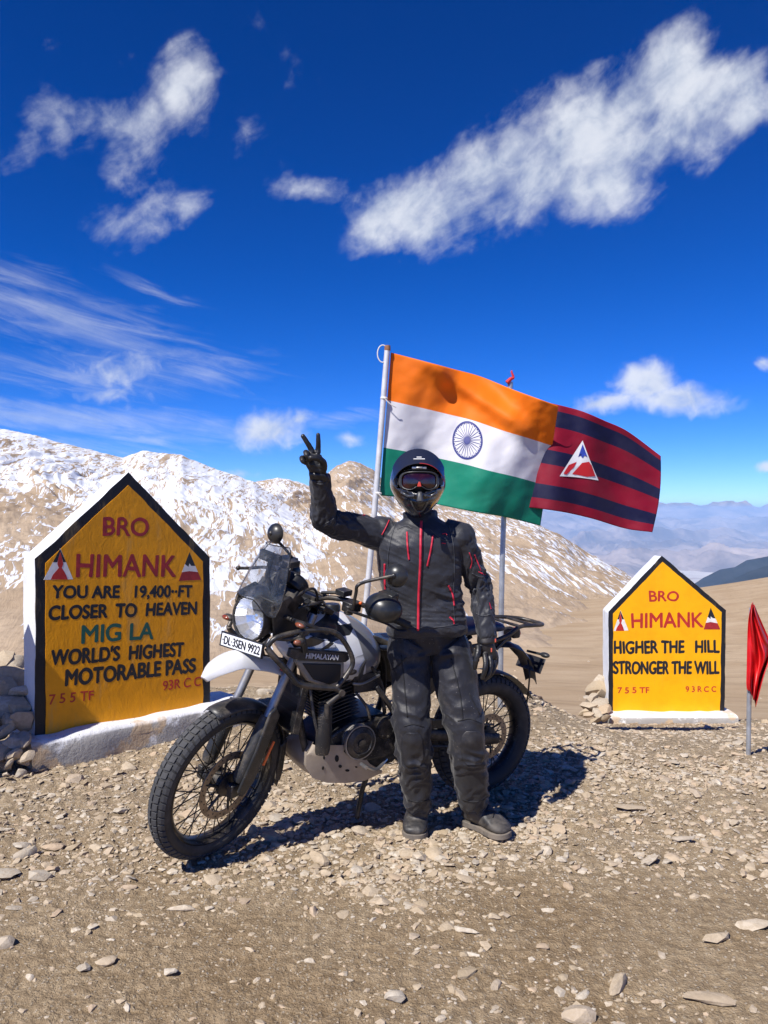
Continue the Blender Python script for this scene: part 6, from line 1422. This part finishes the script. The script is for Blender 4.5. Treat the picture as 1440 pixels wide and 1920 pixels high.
# the pile against the left sign's side, and by the right sign
pile = [(20, 1265, 4.85, .13, 1), (48, 1262, 4.9, .09, 0), (10, 1292, 4.72, .11, 2), (40, 1297, 4.7, .10, 3), (8, 1325, 4.6, .12, 4), (36, 1322, 4.62, .09, 5), (14, 1352, 4.52, .10, 1), (42, 1350, 4.55, .09, 2), (2, 1372, 4.45, .10, 0),
        (22, 1390, 4.42, .10, 3), (40, 1385, 4.45, .07, 4), (6, 1405, 4.38, .08, 5), (30, 1412, 4.36, .06, 1), (18, 1430, 4.33, .05, 2), (44, 1428, 4.36, .05, 3), (-6, 1430, 4.35, .07, 4), (28, 1245, 5.2, .10, 2), (6, 1242, 5.2, .10, 5), (-20, 1300, 4.7, .15, 0), (-30, 1360, 4.5, .14, 3), (-25, 1410, 4.4, .10, 1), (52, 1418, 4.36, .045, 5), (10, 1275, 4.95, .10, 4), (40, 1448, 4.30, .035, 2), (12, 1452, 4.27, .03, 3)]
for px, py, Y, r, k in pile:
    q = at(px, py, Y); one_stone(q[0], q[1], r, 'rough stone in the pile against the side of the mustard sign', 'stones piled beside the left sign', None, .7, -.18, k, 'stone', (1.0, .8, 1.1), z=float(q[2]))
pile2 = [(1128, 1275, 7.9, .09), (1118, 1290, 7.9, .12), (1132, 1298, 7.85, .10), (1110, 1306, 7.8, .11), (1126, 1318, 7.7, .12), (1108, 1325, 7.7, .11), (1122, 1336, 7.6, .10), (1104, 1340, 7.55, .08), (1136, 1345, 7.5, .07), (1118, 1350, 7.5, .08), (1095, 1335, 7.6, .07), (1134, 1330, 7.6, .09)]
for px, py, Y, r in pile2:
    Y *= 1.234; r *= 1.234; q = at(px, py, Y); one_stone(q[0], q[1], r, 'pale stone in the small heap at the left foot of the bright yellow sign', 'stones heaped beside the right sign', None, .7, -.18, None, 'stone', z=float(q[2]))
def scatter(n, y0, y1, r0, r1, power=2.2, clump=True):
    out = []
    while len(out) < n:
        m = n * 3; iy = rng.uniform(1 / y1, 1 / y0, m) ; y = 1 / iy; x = rng.uniform(-.62, .62, m) * y
        dens = sstep(2.6, 4.2, y + .35 * vnoise(x * 1.1, y * 1.1, seed=3)) * .94 + .06
        dens = dens * (.28 + .72 * sstep(-.12, .30, fbm(x * 1.6, y * 1.6, oct=3, seed=41)))
        dens = np.where(y > 6.9 + 3.7 * sstep(.8, 2.2, x), 0, dens)
        keep = rng.uniform(size=m) < dens; r = r0 * (1 - rng.uniform(size=m) * (1 - (r0 / r1) ** power)) ** (-1 / power)
        out += [(a, b, c) for a, b, c, kk in zip(x, y, r, keep) if kk]
    return np.array(out[:n])
big = scatter(1000, 2.2, 10.6, .022, .062, 2.4); big = big[np.argsort(-big[:, 2] / big[:, 1])]
cnt = 0; kept = []
for x, y, r in big:
    if any((x - a) ** 2 + (y - b) ** 2 < (c + r) ** 2 for a, b, c in blocked): continue
    u_, v_ = SL.P(0, 0), None
    if x < -1.0 and y > 4.2 and (np.array([x, y, 0]) - SL.P(0, 0)) @ SL.n < .24 and (np.array([x, y, 0]) - SL.P(0, 0)) @ SL.n > -.4: continue
    if 2.6 < x < 4.5 and 9.1 < y < 10: continue
    kept.append((x, y, r))
for i, (x, y, r) in enumerate(kept[:262]):
    if y < 3.0: lb, gp = 'pale stone lying loose in the brown dirt of the foreground', 'loose stones in the foreground dirt'
    elif x < -.6: lb, gp = 'pale broken stone in the rubble to the left of the front wheel', 'broken stones left of the motorcycle'
    elif x < .75: lb, gp = 'pale broken stone in the rubble around the motorcycle and boots', 'broken stones around the motorcycle'
    elif y < 5.0: lb, gp = 'pale broken stone in the rubble to the right of the rider', 'broken stones right of the rider'
    else: lb, gp = 'pale broken stone in the rubble below the bright yellow sign', 'broken stones below the right sign'
    one_stone(x, y, r, lb, gp, None, .3, 0, None, 'stone', (1, 1, random.uniform(.5, .95)))
def gravel(name, pts, mats, fl=(.35, .9), sub=0):
    protos = []
    for i in range(10):
        r_ = np.random.default_rng(500 + i); bm = bmesh.new()
        if sub == 0: bmesh.ops.create_icosphere(bm, subdivisions=1, radius=1)
        V = np.array([v.co[:] for v in bm.verts]); F_ = np.array([[v.index for v in f.verts] for f in bm.faces]); bm.free()
        for k in range(5):
            n = r_.normal(size=3); n /= np.linalg.norm(n); V = V - np.clip(V @ n - r_.uniform(.35, .8), 0, None)[:, None] * n
        V *= 1 + .15 * r_.normal(size=(len(V), 1)); protos.append((V, F_))
    Vs, Fs, tone, off = [], [], [], 0; kk = rng.integers(0, 10, len(pts))
    for k in range(10):
        P = pts[kk == k]; V, F_ = protos[k]; n = len(P); m = len(V)
        if not n: continue
        s = P[:, 2][:, None] * np.stack([rng.uniform(.8, 1.4, n), rng.uniform(.6, 1.0, n), rng.uniform(*fl, n)], -1); a = rng.uniform(0, 6.28, n); b = rng.normal(0, .28, n); W = V[None] * s[:, None, :]
        W = np.stack([W[..., 0], W[..., 1] * np.cos(b)[:, None] - W[..., 2] * np.sin(b)[:, None], W[..., 1] * np.sin(b)[:, None] + W[..., 2] * np.cos(b)[:, None]], -1)
        W = np.stack([W[..., 0] * np.cos(a)[:, None] - W[..., 1] * np.sin(a)[:, None], W[..., 0] * np.sin(a)[:, None] + W[..., 1] * np.cos(a)[:, None], W[..., 2]], -1)
        z = ground_z(P[:, 0], P[:, 1]) + P[:, 2] * np.where(P[:, 1] < 3.1, -.12, .06); W = W + np.stack([P[:, 0], P[:, 1], z], -1)[:, None, :]
        Vs.append(W.reshape(-1, 3)); Fs.append((F_[None] + (np.arange(n) * m)[:, None, None] + off).reshape(-1, 3)); tone.append(np.repeat(rng.uniform(size=n), m)); off += n * m
    me = new_mesh(name, np.concatenate(Vs), np.concatenate(Fs), False); a = me.attributes.new('tone', 'FLOAT', 'POINT'); a.data.foreach_set('value', np.concatenate(tone).astype(np.float32))
    o = link(name, me, mats); tag(o, kind='stuff'); return o
rest = np.array([k for k in kept[262:]] )
gravel('rubble', np.vstack([rest, scatter(4200, 2.1, 10.6, .011, .034, 2.4)]), M['stone'], (.3, .8))
gravel('flakes', scatter(13000, 3.0, 10.6, .010, .032, 2.1), M['stone'], (.16, .42))
gravel('gravel', scatter(16500, 1.9, 10.6, .0042, .016, 2.0), M['stone'], (.35, .9))
# the shade at the foot of the mustard sign comes from the added post

def far_stones():
    m = 900; iy = rng.uniform(1 / 85, 1 / 15, m); y = 1 / iy; x = rng.uniform(-.6, .6, m) * y; r = .05 * (1 - rng.uniform(size=m) * .97) ** (-1 / 2.0) * (y / 30)
    keep = fbm(x * .12, y * .08, oct=3, seed=55) > -.05; return np.stack([x, y, np.clip(r, .03, .45)], -1)[keep]
gravel('slope_stones', far_stones(), M['stone'], (.4, .9))
